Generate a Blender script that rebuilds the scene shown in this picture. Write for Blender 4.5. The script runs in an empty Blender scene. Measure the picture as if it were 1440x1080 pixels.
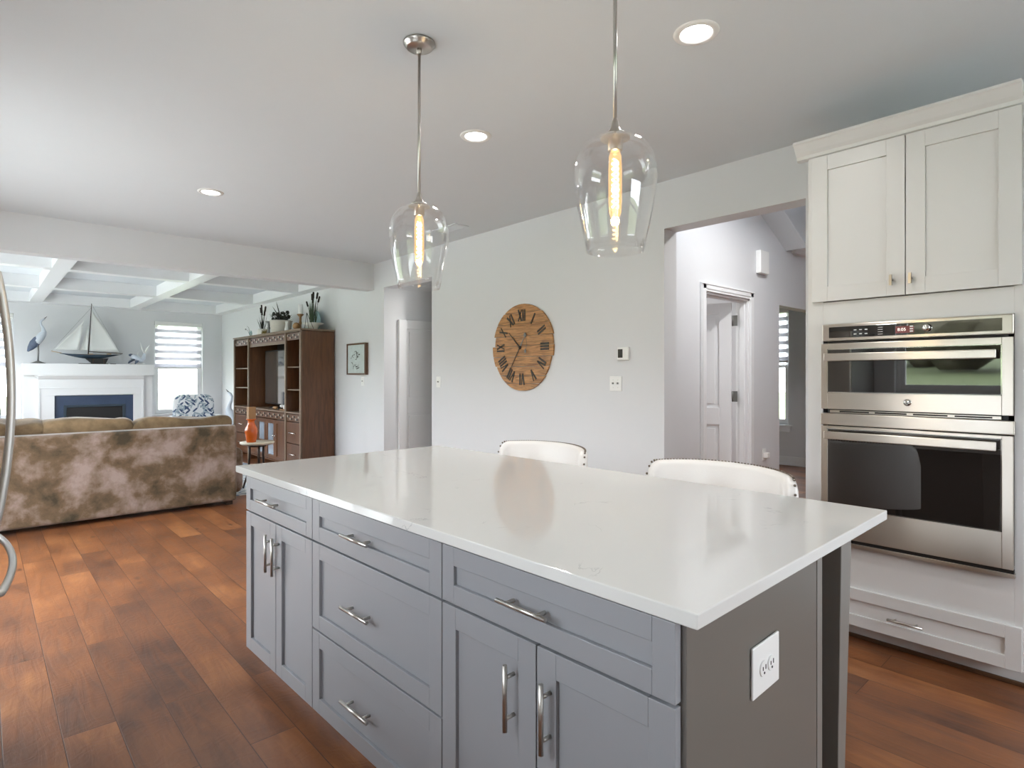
import bpy, bmesh, math, random
from mathutils import Vector, Matrix, noise
PI = math.pi
C = bpy.context.scene.collection
SC = bpy.context.scene
rnd = random.Random(7)

# ------------------------------------------------------------------ camera, world, exposure
YAW, CAMZ = 0.73715, 1.33
cd = bpy.data.cameras.new('camera'); cam = bpy.data.objects.new('camera', cd); C.objects.link(cam)
cam.location = (0, 0, CAMZ); cam.rotation_euler = (PI/2, 0, -YAW)
cd.sensor_fit = 'HORIZONTAL'; cd.sensor_width = 36; cd.lens = 36*824.4/1440
cd.shift_y = -(540-528.8)/1440; cd.clip_start = 0.02; cd.clip_end = 300
SC.camera = cam
SC.view_settings.view_transform = 'Standard'; SC.view_settings.look = 'None'
SC.view_settings.gamma = 1; SC.view_settings.use_curve_mapping = False
SC.view_settings.exposure = 0.22
SC.cycles.max_bounces = 14; SC.cycles.diffuse_bounces = 10; SC.cycles.glossy_bounces = 6
SC.cycles.transparent_max_bounces = 24; SC.cycles.sample_clamp_indirect = 6
SC.cycles.caustics_refractive = False; SC.cycles.caustics_reflective = False
world = bpy.data.worlds.new('sky'); SC.world = world; world.use_nodes = True
wn = world.node_tree.nodes; wn.clear()
wo = wn.new('ShaderNodeOutputWorld'); wb = wn.new('ShaderNodeBackground')
wb.inputs['Color'].default_value = (0.90, 0.945, 1.0, 1); wb.inputs['Strength'].default_value = 13.0
world.node_tree.links.new(wb.outputs[0], wo.inputs[0])

def portal(x, y, z, sx, sz, rot):      # daylight portals lie in the window openings
    d = bpy.data.lights.new('window_portal', 'AREA'); d.shape = 'RECTANGLE'; d.size = sx; d.size_y = sz
    d.cycles.is_portal = True
    o = bpy.data.objects.new('window_portal', d); C.objects.link(o); o.location = (x, y, z); o.rotation_euler = rot
TOX = (PI/2, 0, -PI/2)      # shines towards +X
TOmX = (PI/2, 0, PI/2)      # towards -X
TOmY = (PI/2, 0, PI)        # placeholder, set below
def face(direction):
    return Vector(direction).to_track_quat('-Z', 'Y').to_euler()

# ------------------------------------------------------------------ materials
def new_mat(name):
    m = bpy.data.materials.new(name); m.use_nodes = True
    return m, m.node_tree.nodes, m.node_tree.links, m.node_tree.nodes['Principled BSDF']
def srgb(r, g, b):
    f = lambda c: (c/255/12.92) if c/255 <= .04045 else ((c/255+.055)/1.055)**2.4
    return (f(r), f(g), f(b), 1)
def plain(name, col, rough=.5, metal=0, spec=.5, var=0.0, vs=6, bump=0.0, bs=60, coat=0, aniso=0):
    m, n, l, p = new_mat(name)
    p.inputs['Base Color'].default_value = col; p.inputs['Roughness'].default_value = rough
    p.inputs['Metallic'].default_value = metal; p.inputs['Specular IOR Level'].default_value = spec
    p.inputs['Coat Weight'].default_value = coat; p.inputs['Anisotropic'].default_value = aniso
    tc = n.new('ShaderNodeTexCoord')
    ns = n.new('ShaderNodeTexNoise'); ns.inputs['Scale'].default_value = vs; ns.inputs['Detail'].default_value = 3
    l.new(tc.outputs['Object'], ns.inputs['Vector'])
    mx = n.new('ShaderNodeMix'); mx.data_type = 'RGBA'
    mx.inputs[6].default_value = tuple(c*(1-var) for c in col[:3])+(1,)
    mx.inputs[7].default_value = tuple(min(1, c*(1+var)) for c in col[:3])+(1,)
    l.new(ns.outputs['Fac'], mx.inputs[0]); l.new(mx.outputs[2], p.inputs['Base Color'])
    if bump:
        n2 = n.new('ShaderNodeTexNoise'); n2.inputs['Scale'].default_value = bs; n2.inputs['Detail'].default_value = 4
        l.new(tc.outputs['Object'], n2.inputs['Vector'])
        b = n.new('ShaderNodeBump'); b.inputs['Strength'].default_value = bump; b.inputs['Distance'].default_value = .004
        l.new(n2.outputs['Fac'], b.inputs['Height']); l.new(b.outputs[0], p.inputs['Normal'])
    return m
def emis(name, col, strength):
    m, n, l, p = new_mat(name)
    p.inputs['Base Color'].default_value = col; p.inputs['Emission Color'].default_value = col
    p.inputs['Emission Strength'].default_value = strength
    return m
def glassy(name, tint=(1, 1, 1, 1), edge=1.45, rough=0.0, gl=1.0):
    m, n, l, p = new_mat(name); n.remove(p); out = n['Material Output']
    t = n.new('ShaderNodeBsdfTransparent'); t.inputs[0].default_value = tint
    g = n.new('ShaderNodeBsdfGlossy'); g.inputs['Roughness'].default_value = rough; g.inputs['Color'].default_value = (gl, gl, gl, 1)
    lw = n.new('ShaderNodeLayerWeight'); lw.inputs['Blend'].default_value = .5
    pw = n.new('ShaderNodeMath'); pw.operation = 'POWER'; pw.inputs[1].default_value = 3.0; l.new(lw.outputs['Facing'], pw.inputs[0])
    f = n.new('ShaderNodeMath'); f.operation = 'MULTIPLY_ADD'; f.inputs[1].default_value = (edge-1)*1.9; f.inputs[2].default_value = .035; l.new(pw.outputs[0], f.inputs[0])
    mx = n.new('ShaderNodeMixShader')
    l.new(f.outputs[0], mx.inputs[0]); l.new(t.outputs[0], mx.inputs[1]); l.new(g.outputs[0], mx.inputs[2])
    l.new(mx.outputs[0], out.inputs['Surface'])
    return m

M = {}
M['wall'] = plain('wall_paint', srgb(214, 215, 217), .6, var=.01, bump=.05, bs=200)
M['ceil'] = plain('ceiling_paint', srgb(212, 217, 221), .8, var=.01)
M['trim'] = plain('white_trim_paint', srgb(228, 229, 230), .35)
M['cab'] = plain('white_cabinet_paint', srgb(218, 217, 216), .35)
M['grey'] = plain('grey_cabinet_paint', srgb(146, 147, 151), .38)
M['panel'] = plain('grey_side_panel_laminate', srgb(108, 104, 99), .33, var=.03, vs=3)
M['post'] = plain('grey_post_paint', srgb(126, 123, 118), .36)
M['dark'] = plain('dark_recess', srgb(30, 26, 24), .7)
M['nickel'] = plain('brushed_nickel', srgb(196, 192, 186), .3, metal=1)
M['chrome'] = plain('polished_nickel', srgb(220, 218, 214), .12, metal=1)
M['plastic'] = plain('white_plastic', srgb(232, 232, 230), .3)
M['black'] = plain('black_plastic', srgb(22, 22, 24), .4)
M['wood'] = plain('walnut_wood', srgb(92, 64, 44), .4, var=.35, vs=9)
M['ivory'] = plain('ivory_figurine', srgb(222, 206, 180), .4)
M['porcelain'] = plain('white_porcelain', srgb(232, 232, 230), .2)

def steel():
    m, n, l, p = new_mat('brushed_stainless_steel')
    p.inputs['Metallic'].default_value = 1; p.inputs['Roughness'].default_value = .3
    p.inputs['Base Color'].default_value = srgb(216, 209, 200)
    p.inputs['Anisotropic'].default_value = .93
    tv = n.new('ShaderNodeCombineXYZ'); tv.inputs['Z'].default_value = 1; l.new(tv.outputs[0], p.inputs['Tangent'])
    tc = n.new('ShaderNodeTexCoord'); mp = n.new('ShaderNodeMapping'); mp.inputs['Scale'].default_value = (400, 3, 400)
    ns = n.new('ShaderNodeTexNoise'); ns.inputs['Scale'].default_value = 1; ns.inputs['Detail'].default_value = 2
    l.new(tc.outputs['Object'], mp.inputs[0]); l.new(mp.outputs[0], ns.inputs['Vector'])
    b = n.new('ShaderNodeBump'); b.inputs['Strength'].default_value = .05; b.inputs['Distance'].default_value = .001
    l.new(ns.outputs['Fac'], b.inputs['Height']); l.new(b.outputs[0], p.inputs['Normal'])
    return m
M['steel'] = steel()
def ovenglass():
    m, n, l, p = new_mat('dark_oven_glass')
    p.inputs['Base Color'].default_value = srgb(28, 24, 22); p.inputs['Roughness'].default_value = .02
    p.inputs['Specular IOR Level'].default_value = .9; p.inputs['IOR'].default_value = 1.6
    p.inputs['Coat Weight'].default_value = .35; p.inputs['Coat IOR'].default_value = 1.5; p.inputs['Coat Roughness'].default_value = .01
    return m
M['oglass'] = ovenglass()
M['glass'] = glassy('clear_glass', (.985, .985, .985, 1), 1.48)
M['pane'] = glassy('window_pane', (.97, .98, .98, 1), 1.3)

M['satin'] = plain('satin_stainless', srgb(206, 204, 200), .42, metal=.8)
def quartz():
    m, n, l, p = new_mat('white_quartz')
    p.inputs['Roughness'].default_value = .07; p.inputs['Specular IOR Level'].default_value = .6
    tc = n.new('ShaderNodeTexCoord')
    n1 = n.new('ShaderNodeTexNoise'); n1.inputs['Scale'].default_value = 3.2; n1.inputs['Detail'].default_value = 6; n1.inputs['Distortion'].default_value = 1.6
    n2 = n.new('ShaderNodeTexNoise'); n2.inputs['Scale'].default_value = 5; n2.inputs['Detail'].default_value = 2
    l.new(tc.outputs['Object'], n1.inputs['Vector']); l.new(tc.outputs['Object'], n2.inputs['Vector'])
    r = n.new('ShaderNodeValToRGB'); e = r.color_ramp.elements
    e[0].position = .494; e[0].color = (0, 0, 0, 1); e[1].position = .506; e[1].color = (0, 0, 0, 1)
    k = e.new(.5); k.color = (1, 1, 1, 1)
    l.new(n1.outputs['Fac'], r.inputs[0])
    r2 = n.new('ShaderNodeValToRGB'); r2.color_ramp.elements[0].position = .6; r2.color_ramp.elements[1].position = .7
    l.new(n2.outputs['Fac'], r2.inputs[0])
    mu = n.new('ShaderNodeMath'); mu.operation = 'MULTIPLY'; l.new(r.outputs[0], mu.inputs[0]); l.new(r2.outputs[0], mu.inputs[1])
    mx = n.new('ShaderNodeMix'); mx.data_type = 'RGBA'; mx.inputs[6].default_value = srgb(214, 213, 210); mx.inputs[7].default_value = srgb(172, 172, 172)
    l.new(mu.outputs[0], mx.inputs[0]); l.new(mx.outputs[2], p.inputs['Base Color'])
    return m
M['quartz'] = quartz()

def floor_mat():
    m, n, l, p = new_mat('hand_scraped_plank_floor')
    tc = n.new('ShaderNodeTexCoord')
    sx = n.new('ShaderNodeSeparateXYZ'); l.new(tc.outputs['Object'], sx.inputs[0])
    cb = n.new('ShaderNodeCombineXYZ'); l.new(sx.outputs['Y'], cb.inputs['X']); sh = n.new('ShaderNodeMath'); sh.operation = 'ADD'; sh.inputs[1].default_value = -.059+1.66; l.new(sx.outputs['X'], sh.inputs[0]); l.new(sh.outputs[0], cb.inputs['Y'])
    br = n.new('ShaderNodeTexBrick'); br.offset = .37; br.offset_frequency = 2; br.squash = 1
    br.inputs['Scale'].default_value = 1; br.inputs['Brick Width'].default_value = 1.35; br.inputs['Row Height'].default_value = .166
    br.inputs['Mortar Size'].default_value = .0022; br.inputs['Mortar Smooth'].default_value = .3; br.inputs['Bias'].default_value = 0
    br.inputs['Color1'].default_value = (0, 0, 0, 1); br.inputs['Color2'].default_value = (1, 1, 1, 1); br.inputs['Mortar'].default_value = (.5, .5, .5, 1)
    l.new(cb.outputs[0], br.inputs['Vector'])
    # per plank random offset moves the grain
    sc = n.new('ShaderNodeVectorMath'); sc.operation = 'SCALE'; sc.inputs[3].default_value = 37
    l.new(br.outputs['Color'], sc.inputs[0])
    ad = n.new('ShaderNodeVectorMath'); ad.operation = 'ADD'; l.new(cb.outputs[0], ad.inputs[0]); l.new(sc.outputs[0], ad.inputs[1])
    mp = n.new('ShaderNodeMapping'); mp.inputs['Scale'].default_value = (1.1, 7, 1); l.new(ad.outputs[0], mp.inputs[0])
    g = n.new('ShaderNodeTexNoise'); g.inputs['Scale'].default_value = 2.2; g.inputs['Detail'].default_value = 8; g.inputs['Roughness'].default_value = .62; g.inputs['Distortion'].default_value = 1.2
    l.new(mp.outputs[0], g.inputs['Vector'])
    big = n.new('ShaderNodeTexNoise'); big.inputs['Scale'].default_value = 2.6; big.inputs['Detail'].default_value = 3; l.new(ad.outputs[0], big.inputs['Vector'])
    r = n.new('ShaderNodeValToRGB'); e = r.color_ramp.elements
    e[0].position = .0; e[0].color = srgb(88, 58, 44); e[1].position = 1; e[1].color = srgb(192, 132, 82)
    k = e.new(.5); k.color = srgb(142, 90, 56)
    a1 = n.new('ShaderNodeMath'); a1.operation = 'MULTIPLY_ADD'; a1.inputs[1].default_value = .36; l.new(br.outputs['Color'], a1.inputs[0])
    a2 = n.new('ShaderNodeMath'); a2.operation = 'MULTIPLY_ADD'; a2.inputs[1].default_value = .75; a2.inputs[2].default_value = -.22; l.new(g.outputs['Fac'], a2.inputs[0])
    l.new(a2.outputs[0], a1.inputs[2]); 
    a3 = n.new('ShaderNodeMath'); a3.operation = 'MULTIPLY_ADD'; a3.inputs[1].default_value = 1.1; a3.inputs[2].default_value = -.5; l.new(big.outputs['Fac'], a3.inputs[0])
    a4 = n.new('ShaderNodeMath'); a4.operation = 'ADD'; l.new(a1.outputs[0], a4.inputs[0]); l.new(a3.outputs[0], a4.inputs[1])
    l.new(a4.outputs[0], r.inputs[0])
    # knots
    vmap = n.new('ShaderNodeMapping'); vmap.inputs['Scale'].default_value = (1.5, 3.2, 1); l.new(ad.outputs[0], vmap.inputs[0])
    v = n.new('ShaderNodeTexVoronoi'); v.inputs['Scale'].default_value = 1.6; l.new(vmap.outputs[0], v.inputs['Vector'])
    kr = n.new('ShaderNodeValToRGB'); kr.color_ramp.elements[0].position = .03; kr.color_ramp.elements[0].color = (1, 1, 1, 1)
    kr.color_ramp.elements[1].position = .13; kr.color_ramp.elements[1].color = (0, 0, 0, 1); l.new(v.outputs['Distance'], kr.inputs[0])
    mk = n.new('ShaderNodeMix'); mk.data_type = 'RGBA'; mk.inputs[7].default_value = srgb(66, 42, 34)
    kf = n.new('ShaderNodeMath'); kf.operation = 'MULTIPLY'; kf.inputs[1].default_value = .75; l.new(kr.outputs[0], kf.inputs[0])
    l.new(kf.outputs[0], mk.inputs[0]); l.new(r.outputs[0], mk.inputs[6])
    mm = n.new('ShaderNodeMix'); mm.data_type = 'RGBA'; mm.inputs[7].default_value = srgb(70, 42, 30)
    mf = n.new('ShaderNodeMath'); mf.operation = 'MULTIPLY'; mf.inputs[1].default_value = .75; l.new(br.outputs['Fac'], mf.inputs[0])
    l.new(mf.outputs[0], mm.inputs[0]); l.new(mk.outputs[2], mm.inputs[6])
    l.new(mm.outputs[2], p.inputs['Base Color'])
    rr = n.new('ShaderNodeMapRange'); rr.inputs['To Min'].default_value = .22; rr.inputs['To Max'].default_value = .46
    l.new(g.outputs['Fac'], rr.inputs[0]); l.new(rr.outputs[0], p.inputs['Roughness'])
    w = n.new('ShaderNodeTexWave'); w.wave_type = 'BANDS'; w.bands_direction = 'X'; w.inputs['Scale'].default_value = 5; w.inputs['Distortion'].default_value = 26; w.inputs['Detail'].default_value = 4; w.inputs['Detail Scale'].default_value = 1.2
    l.new(ad.outputs[0], w.inputs['Vector'])
    hs = n.new('ShaderNodeMath'); hs.operation = 'MULTIPLY_ADD'; hs.inputs[1].default_value = .12; l.new(w.outputs['Fac'], hs.inputs[0]); l.new(g.outputs['Fac'], hs.inputs[2])
    h2 = n.new('ShaderNodeMath'); h2.operation = 'SUBTRACT'; l.new(hs.outputs[0], h2.inputs[0]); l.new(br.outputs['Fac'], h2.inputs[1])
    b = n.new('ShaderNodeBump'); b.inputs['Strength'].default_value = .35; b.inputs['Distance'].default_value = .006
    l.new(h2.outputs[0], b.inputs['Height']); l.new(b.outputs[0], p.inputs['Normal'])
    return m
M['floor'] = floor_mat()

def velvet():
    m, n, l, p = new_mat('brown_crushed_velvet')
    tc = n.new('ShaderNodeTexCoord')
    a = n.new('ShaderNodeTexNoise'); a.inputs['Scale'].default_value = 3.6; a.inputs['Detail'].default_value = 5; a.inputs['Roughness'].default_value = .6; a.inputs['Distortion'].default_value = .15
    l.new(tc.outputs['Object'], a.inputs['Vector'])
    r = n.new('ShaderNodeValToRGB'); e = r.color_ramp.elements
    e[0].position = .34; e[0].color = srgb(62, 52, 34); e[1].position = .64; e[1].color = srgb(154, 136, 128)
    k = e.new(.47); k.color = srgb(104, 84, 62)
    l.new(a.outputs['Fac'], r.inputs[0]); l.new(r.outputs[0], p.inputs['Base Color'])
    p.inputs['Roughness'].default_value = .85; p.inputs['Sheen Weight'].default_value = .4; p.inputs['Sheen Roughness'].default_value = .4
    f = n.new('ShaderNodeTexNoise'); f.inputs['Scale'].default_value = 220; l.new(tc.outputs['Object'], f.inputs['Vector'])
    b = n.new('ShaderNodeBump'); b.inputs['Strength'].default_value = .3; b.inputs['Distance'].default_value = .004
    l.new(f.outputs['Fac'], b.inputs['Height']); l.new(b.outputs[0], p.inputs['Normal'])
    return m
M['velvet'] = velvet()
def velvet_cushion():
    m = velvet(); m.name = 'olive_brown_velvet'
    r = [x for x in m.node_tree.nodes if x.type == 'VALTORGB'][0]; e = r.color_ramp.elements
    e[0].color = srgb(84, 64, 40); e[1].color = srgb(108, 88, 62); e[2].color = srgb(142, 118, 88)
    return m
M['velvet2'] = velvet_cushion()

def leafcloth(name, base, c1, c2, s=1.0, swap='XZ'):
    m, n, l, p = new_mat(name); p.inputs['Roughness'].default_value = .8
    tc = n.new('ShaderNodeTexCoord'); sx = n.new('ShaderNodeSeparateXYZ'); l.new(tc.outputs['Object'], sx.inputs[0])
    cb = n.new('ShaderNodeCombineXYZ'); l.new(sx.outputs[swap[0]], cb.inputs['X']); l.new(sx.outputs[swap[1]], cb.inputs['Y'])
    cur = None
    for i, (ang, col, sc_) in enumerate([(.8, c1, 1), (-.75, c1, 1.1), (.35, c2, .9), (-1.3, c2, 1.2)]):
        mp = n.new('ShaderNodeMapping'); mp.inputs['Rotation'].default_value = (0, 0, ang); mp.inputs['Location'].default_value = (i*3.3, i*1.7, 0)
        l.new(cb.outputs[0], mp.inputs[0])
        m2 = n.new('ShaderNodeMapping'); m2.inputs['Scale'].default_value = (4*s*sc_, 15*s*sc_, 1); l.new(mp.outputs[0], m2.inputs[0])
        v = n.new('ShaderNodeTexVoronoi'); v.voronoi_dimensions = '2D'; v.inputs['Scale'].default_value = 1; v.inputs['Randomness'].default_value = .8
        l.new(m2.outputs[0], v.inputs['Vector'])
        lt = n.new('ShaderNodeMath'); lt.operation = 'LESS_THAN'; lt.inputs[1].default_value = .25 if i < 2 else .23; l.new(v.outputs['Distance'], lt.inputs[0])
        mx = n.new('ShaderNodeMix'); mx.data_type = 'RGBA'; mx.inputs[7].default_value = col
        if cur is None: mx.inputs[6].default_value = base
        else: l.new(cur, mx.inputs[6])
        l.new(lt.outputs[0], mx.inputs[0]); cur = mx.outputs[2]
    l.new(cur, p.inputs['Base Color'])
    return m
M['leaf'] = leafcloth('leaf_print_fabric', srgb(222, 223, 224), srgb(66, 82, 112), srgb(160, 172, 180))
M['rug'] = leafcloth('patterned_rug', srgb(206, 206, 204), srgb(110, 128, 150), srgb(176, 182, 186), 1.0, 'XY')

def slate():
    m, n, l, p = new_mat('blue_slate'); p.inputs['Roughness'].default_value = .35
    tc = n.new('ShaderNodeTexCoord'); a = n.new('ShaderNodeTexNoise'); a.inputs['Scale'].default_value = 5; a.inputs['Detail'].default_value = 5
    l.new(tc.outputs['Object'], a.inputs['Vector'])
    r = n.new('ShaderNodeValToRGB'); r.color_ramp.elements[0].color = srgb(36, 52, 76); r.color_ramp.elements[1].color = srgb(58, 76, 104)
    l.new(a.outputs['Fac'], r.inputs[0]); l.new(r.outputs[0], p.inputs['Base Color'])
    return m
M['slate'] = slate()

def hutchwood():
    m, n, l, p = new_mat('dark_brown_cabinet_wood'); p.inputs['Roughness'].default_value = .3
    tc = n.new('ShaderNodeTexCoord'); mp = n.new('ShaderNodeMapping'); mp.inputs['Scale'].default_value = (14, 14, 1.6); l.new(tc.outputs['Object'], mp.inputs[0])
    a = n.new('ShaderNodeTexNoise'); a.inputs['Scale'].default_value = 2; a.inputs['Detail'].default_value = 7; a.inputs['Distortion'].default_value = .8; l.new(mp.outputs[0], a.inputs['Vector'])
    r = n.new('ShaderNodeValToRGB'); r.color_ramp.elements[0].color = srgb(50, 31, 20); r.color_ramp.elements[1].color = srgb(122, 80, 50)
    l.new(a.outputs['Fac'], r.inputs[0]); l.new(r.outputs[0], p.inputs['Base Color'])
    return m
M['hutch'] = hutchwood()
M['tilepale'] = plain('weathered_pale_tile', srgb(176, 164, 148), .3, var=.2, vs=30)
M['hutchin'] = plain('dark_hutch_interior', srgb(30, 18, 12), .7)
M['hutchtrim'] = plain('weathered_hutch_trim', srgb(124, 104, 86), .4, var=.2, vs=30)
def clockwood():
    m, n, l, p = new_mat('honey_pine_boards'); p.inputs['Roughness'].default_value = .5
    tc = n.new('ShaderNodeTexCoord'); mp = n.new('ShaderNodeMapping'); mp.inputs['Scale'].default_value = (1, 3, 30); l.new(tc.outputs['Object'], mp.inputs[0])
    a = n.new('ShaderNodeTexNoise'); a.inputs['Scale'].default_value = 2; a.inputs['Detail'].default_value = 7; a.inputs['Distortion'].default_value = 1; l.new(mp.outputs[0], a.inputs['Vector'])
    r = n.new('ShaderNodeValToRGB'); e = r.color_ramp.elements; e[0].position = .28; e[0].color = srgb(112, 72, 36); e[1].position = .62; e[1].color = srgb(190, 138, 82)
    l.new(a.outputs['Fac'], r.inputs[0]); l.new(r.outputs[0], p.inputs['Base Color'])
    return m
M['pine'] = clockwood()
M['iron'] = plain('dark_iron', srgb(40, 34, 28), .5, metal=.3)
M['leather'] = plain('white_leather', srgb(226, 222, 218), .35, bump=.1, bs=120)
M['nail'] = plain('antique_nailhead', srgb(120, 110, 100), .3, metal=1)
M['espresso'] = plain('espresso_wood', srgb(50, 36, 28), .4, var=.2)
M['amber'] = plain('orange_glazed_ceramic', srgb(206, 96, 28), .12, var=.25, vs=18, coat=.5)
M['tan'] = plain('tan_ceramic', srgb(150, 112, 72), .5, var=.2)
M['stone'] = plain('cream_stone', srgb(212, 204, 184), .3, var=.12, vs=25)
M['green'] = plain('green_leaves', srgb(66, 86, 58), .6, var=.4, vs=30)
M['dkgreen'] = plain('dark_foliage', srgb(44, 46, 40), .6, var=.4, vs=30)
M['cattail'] = plain('dark_cattail', srgb(42, 34, 32), .9)
M['gold'] = plain('gold_straw', srgb(150, 130, 70), .6, var=.4, vs=40)
M['pot'] = plain('white_glazed_pot', srgb(226, 224, 218), .3)
M['ribpot'] = plain('whitewashed_basket', srgb(208, 202, 192), .7, var=.1, vs=30)
M['teal'] = plain('pale_teal_ceramic', srgb(150, 178, 182), .3)
M['bluefig'] = plain('slate_blue_feathers', srgb(80, 92, 114), .5, var=.3, vs=25)
M['palefig'] = plain('pale_blue_grey_glaze', srgb(196, 204, 214), .35, var=.08, vs=20)
M['pewter'] = plain('pewter', srgb(120, 120, 118), .4, metal=.6)
M['navy'] = plain('navy_hull', srgb(40, 56, 70), .35)
M['hullblack'] = plain('black_keel', srgb(24, 26, 30), .4)
M['deck'] = plain('pale_wood_deck', srgb(196, 172, 142), .5)
M['sail'] = plain('cream_sailcloth', srgb(224, 226, 224), .8)
M['screen'] = plain('glossy_tv_screen', srgb(178, 174, 170), .06, metal=.9)
M['lens'] = emis('downlight_lens', (1, .98, .95, 1), 14)
M['filament'] = emis('glowing_filament', (1, .74, .42, 1), 30)
M['bulb'] = glassy('amber_glow_bulb_glass', (1, .88, .66, 1), 1.4)
_n = M['bulb'].node_tree.nodes; _l = M['bulb'].node_tree.links
_e = _n.new('ShaderNodeEmission'); _e.inputs[0].default_value = (1, .62, .28, 1); _e.inputs[1].default_value = .35  # filament's amber bloom put into the glass as tint and emission
_a = _n.new('ShaderNodeAddShader'); _s = _n['Material Output'].inputs['Surface'].links[0].from_socket
_l.new(_s, _a.inputs[0]); _l.new(_e.outputs[0], _a.inputs[1]); _l.new(_a.outputs[0], _n['Material Output'].inputs['Surface'])
M['grass'] = plain('lawn', srgb(104, 116, 78), .9, var=.15, vs=3)
M['woods'] = plain('bare_woodland', srgb(92, 88, 70), .9, var=.6, vs=2)
def cloth(name, col, tr):
    m, n, l, p = new_mat(name); out = n['Material Output']; p.inputs['Base Color'].default_value = col; p.inputs['Roughness'].default_value = .8
    t = n.new('ShaderNodeBsdfTranslucent'); t.inputs[0].default_value = col
    mx = n.new('ShaderNodeMixShader'); mx.inputs[0].default_value = .45
    l.new(p.outputs[0], mx.inputs[1]); l.new(t.outputs[0], mx.inputs[2])
    q = n.new('ShaderNodeBsdfTransparent'); m2 = n.new('ShaderNodeMixShader'); m2.inputs[0].default_value = tr
    l.new(mx.outputs[0], m2.inputs[1]); l.new(q.outputs[0], m2.inputs[2]); l.new(m2.outputs[0], out.inputs['Surface'])
    return m
M['blind'] = cloth('white_blind_fabric', (.6, .6, .63, 1), .0)
M['sheer'] = cloth('sheer_blind_band', (.95, .95, .95, 1), .6)

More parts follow.
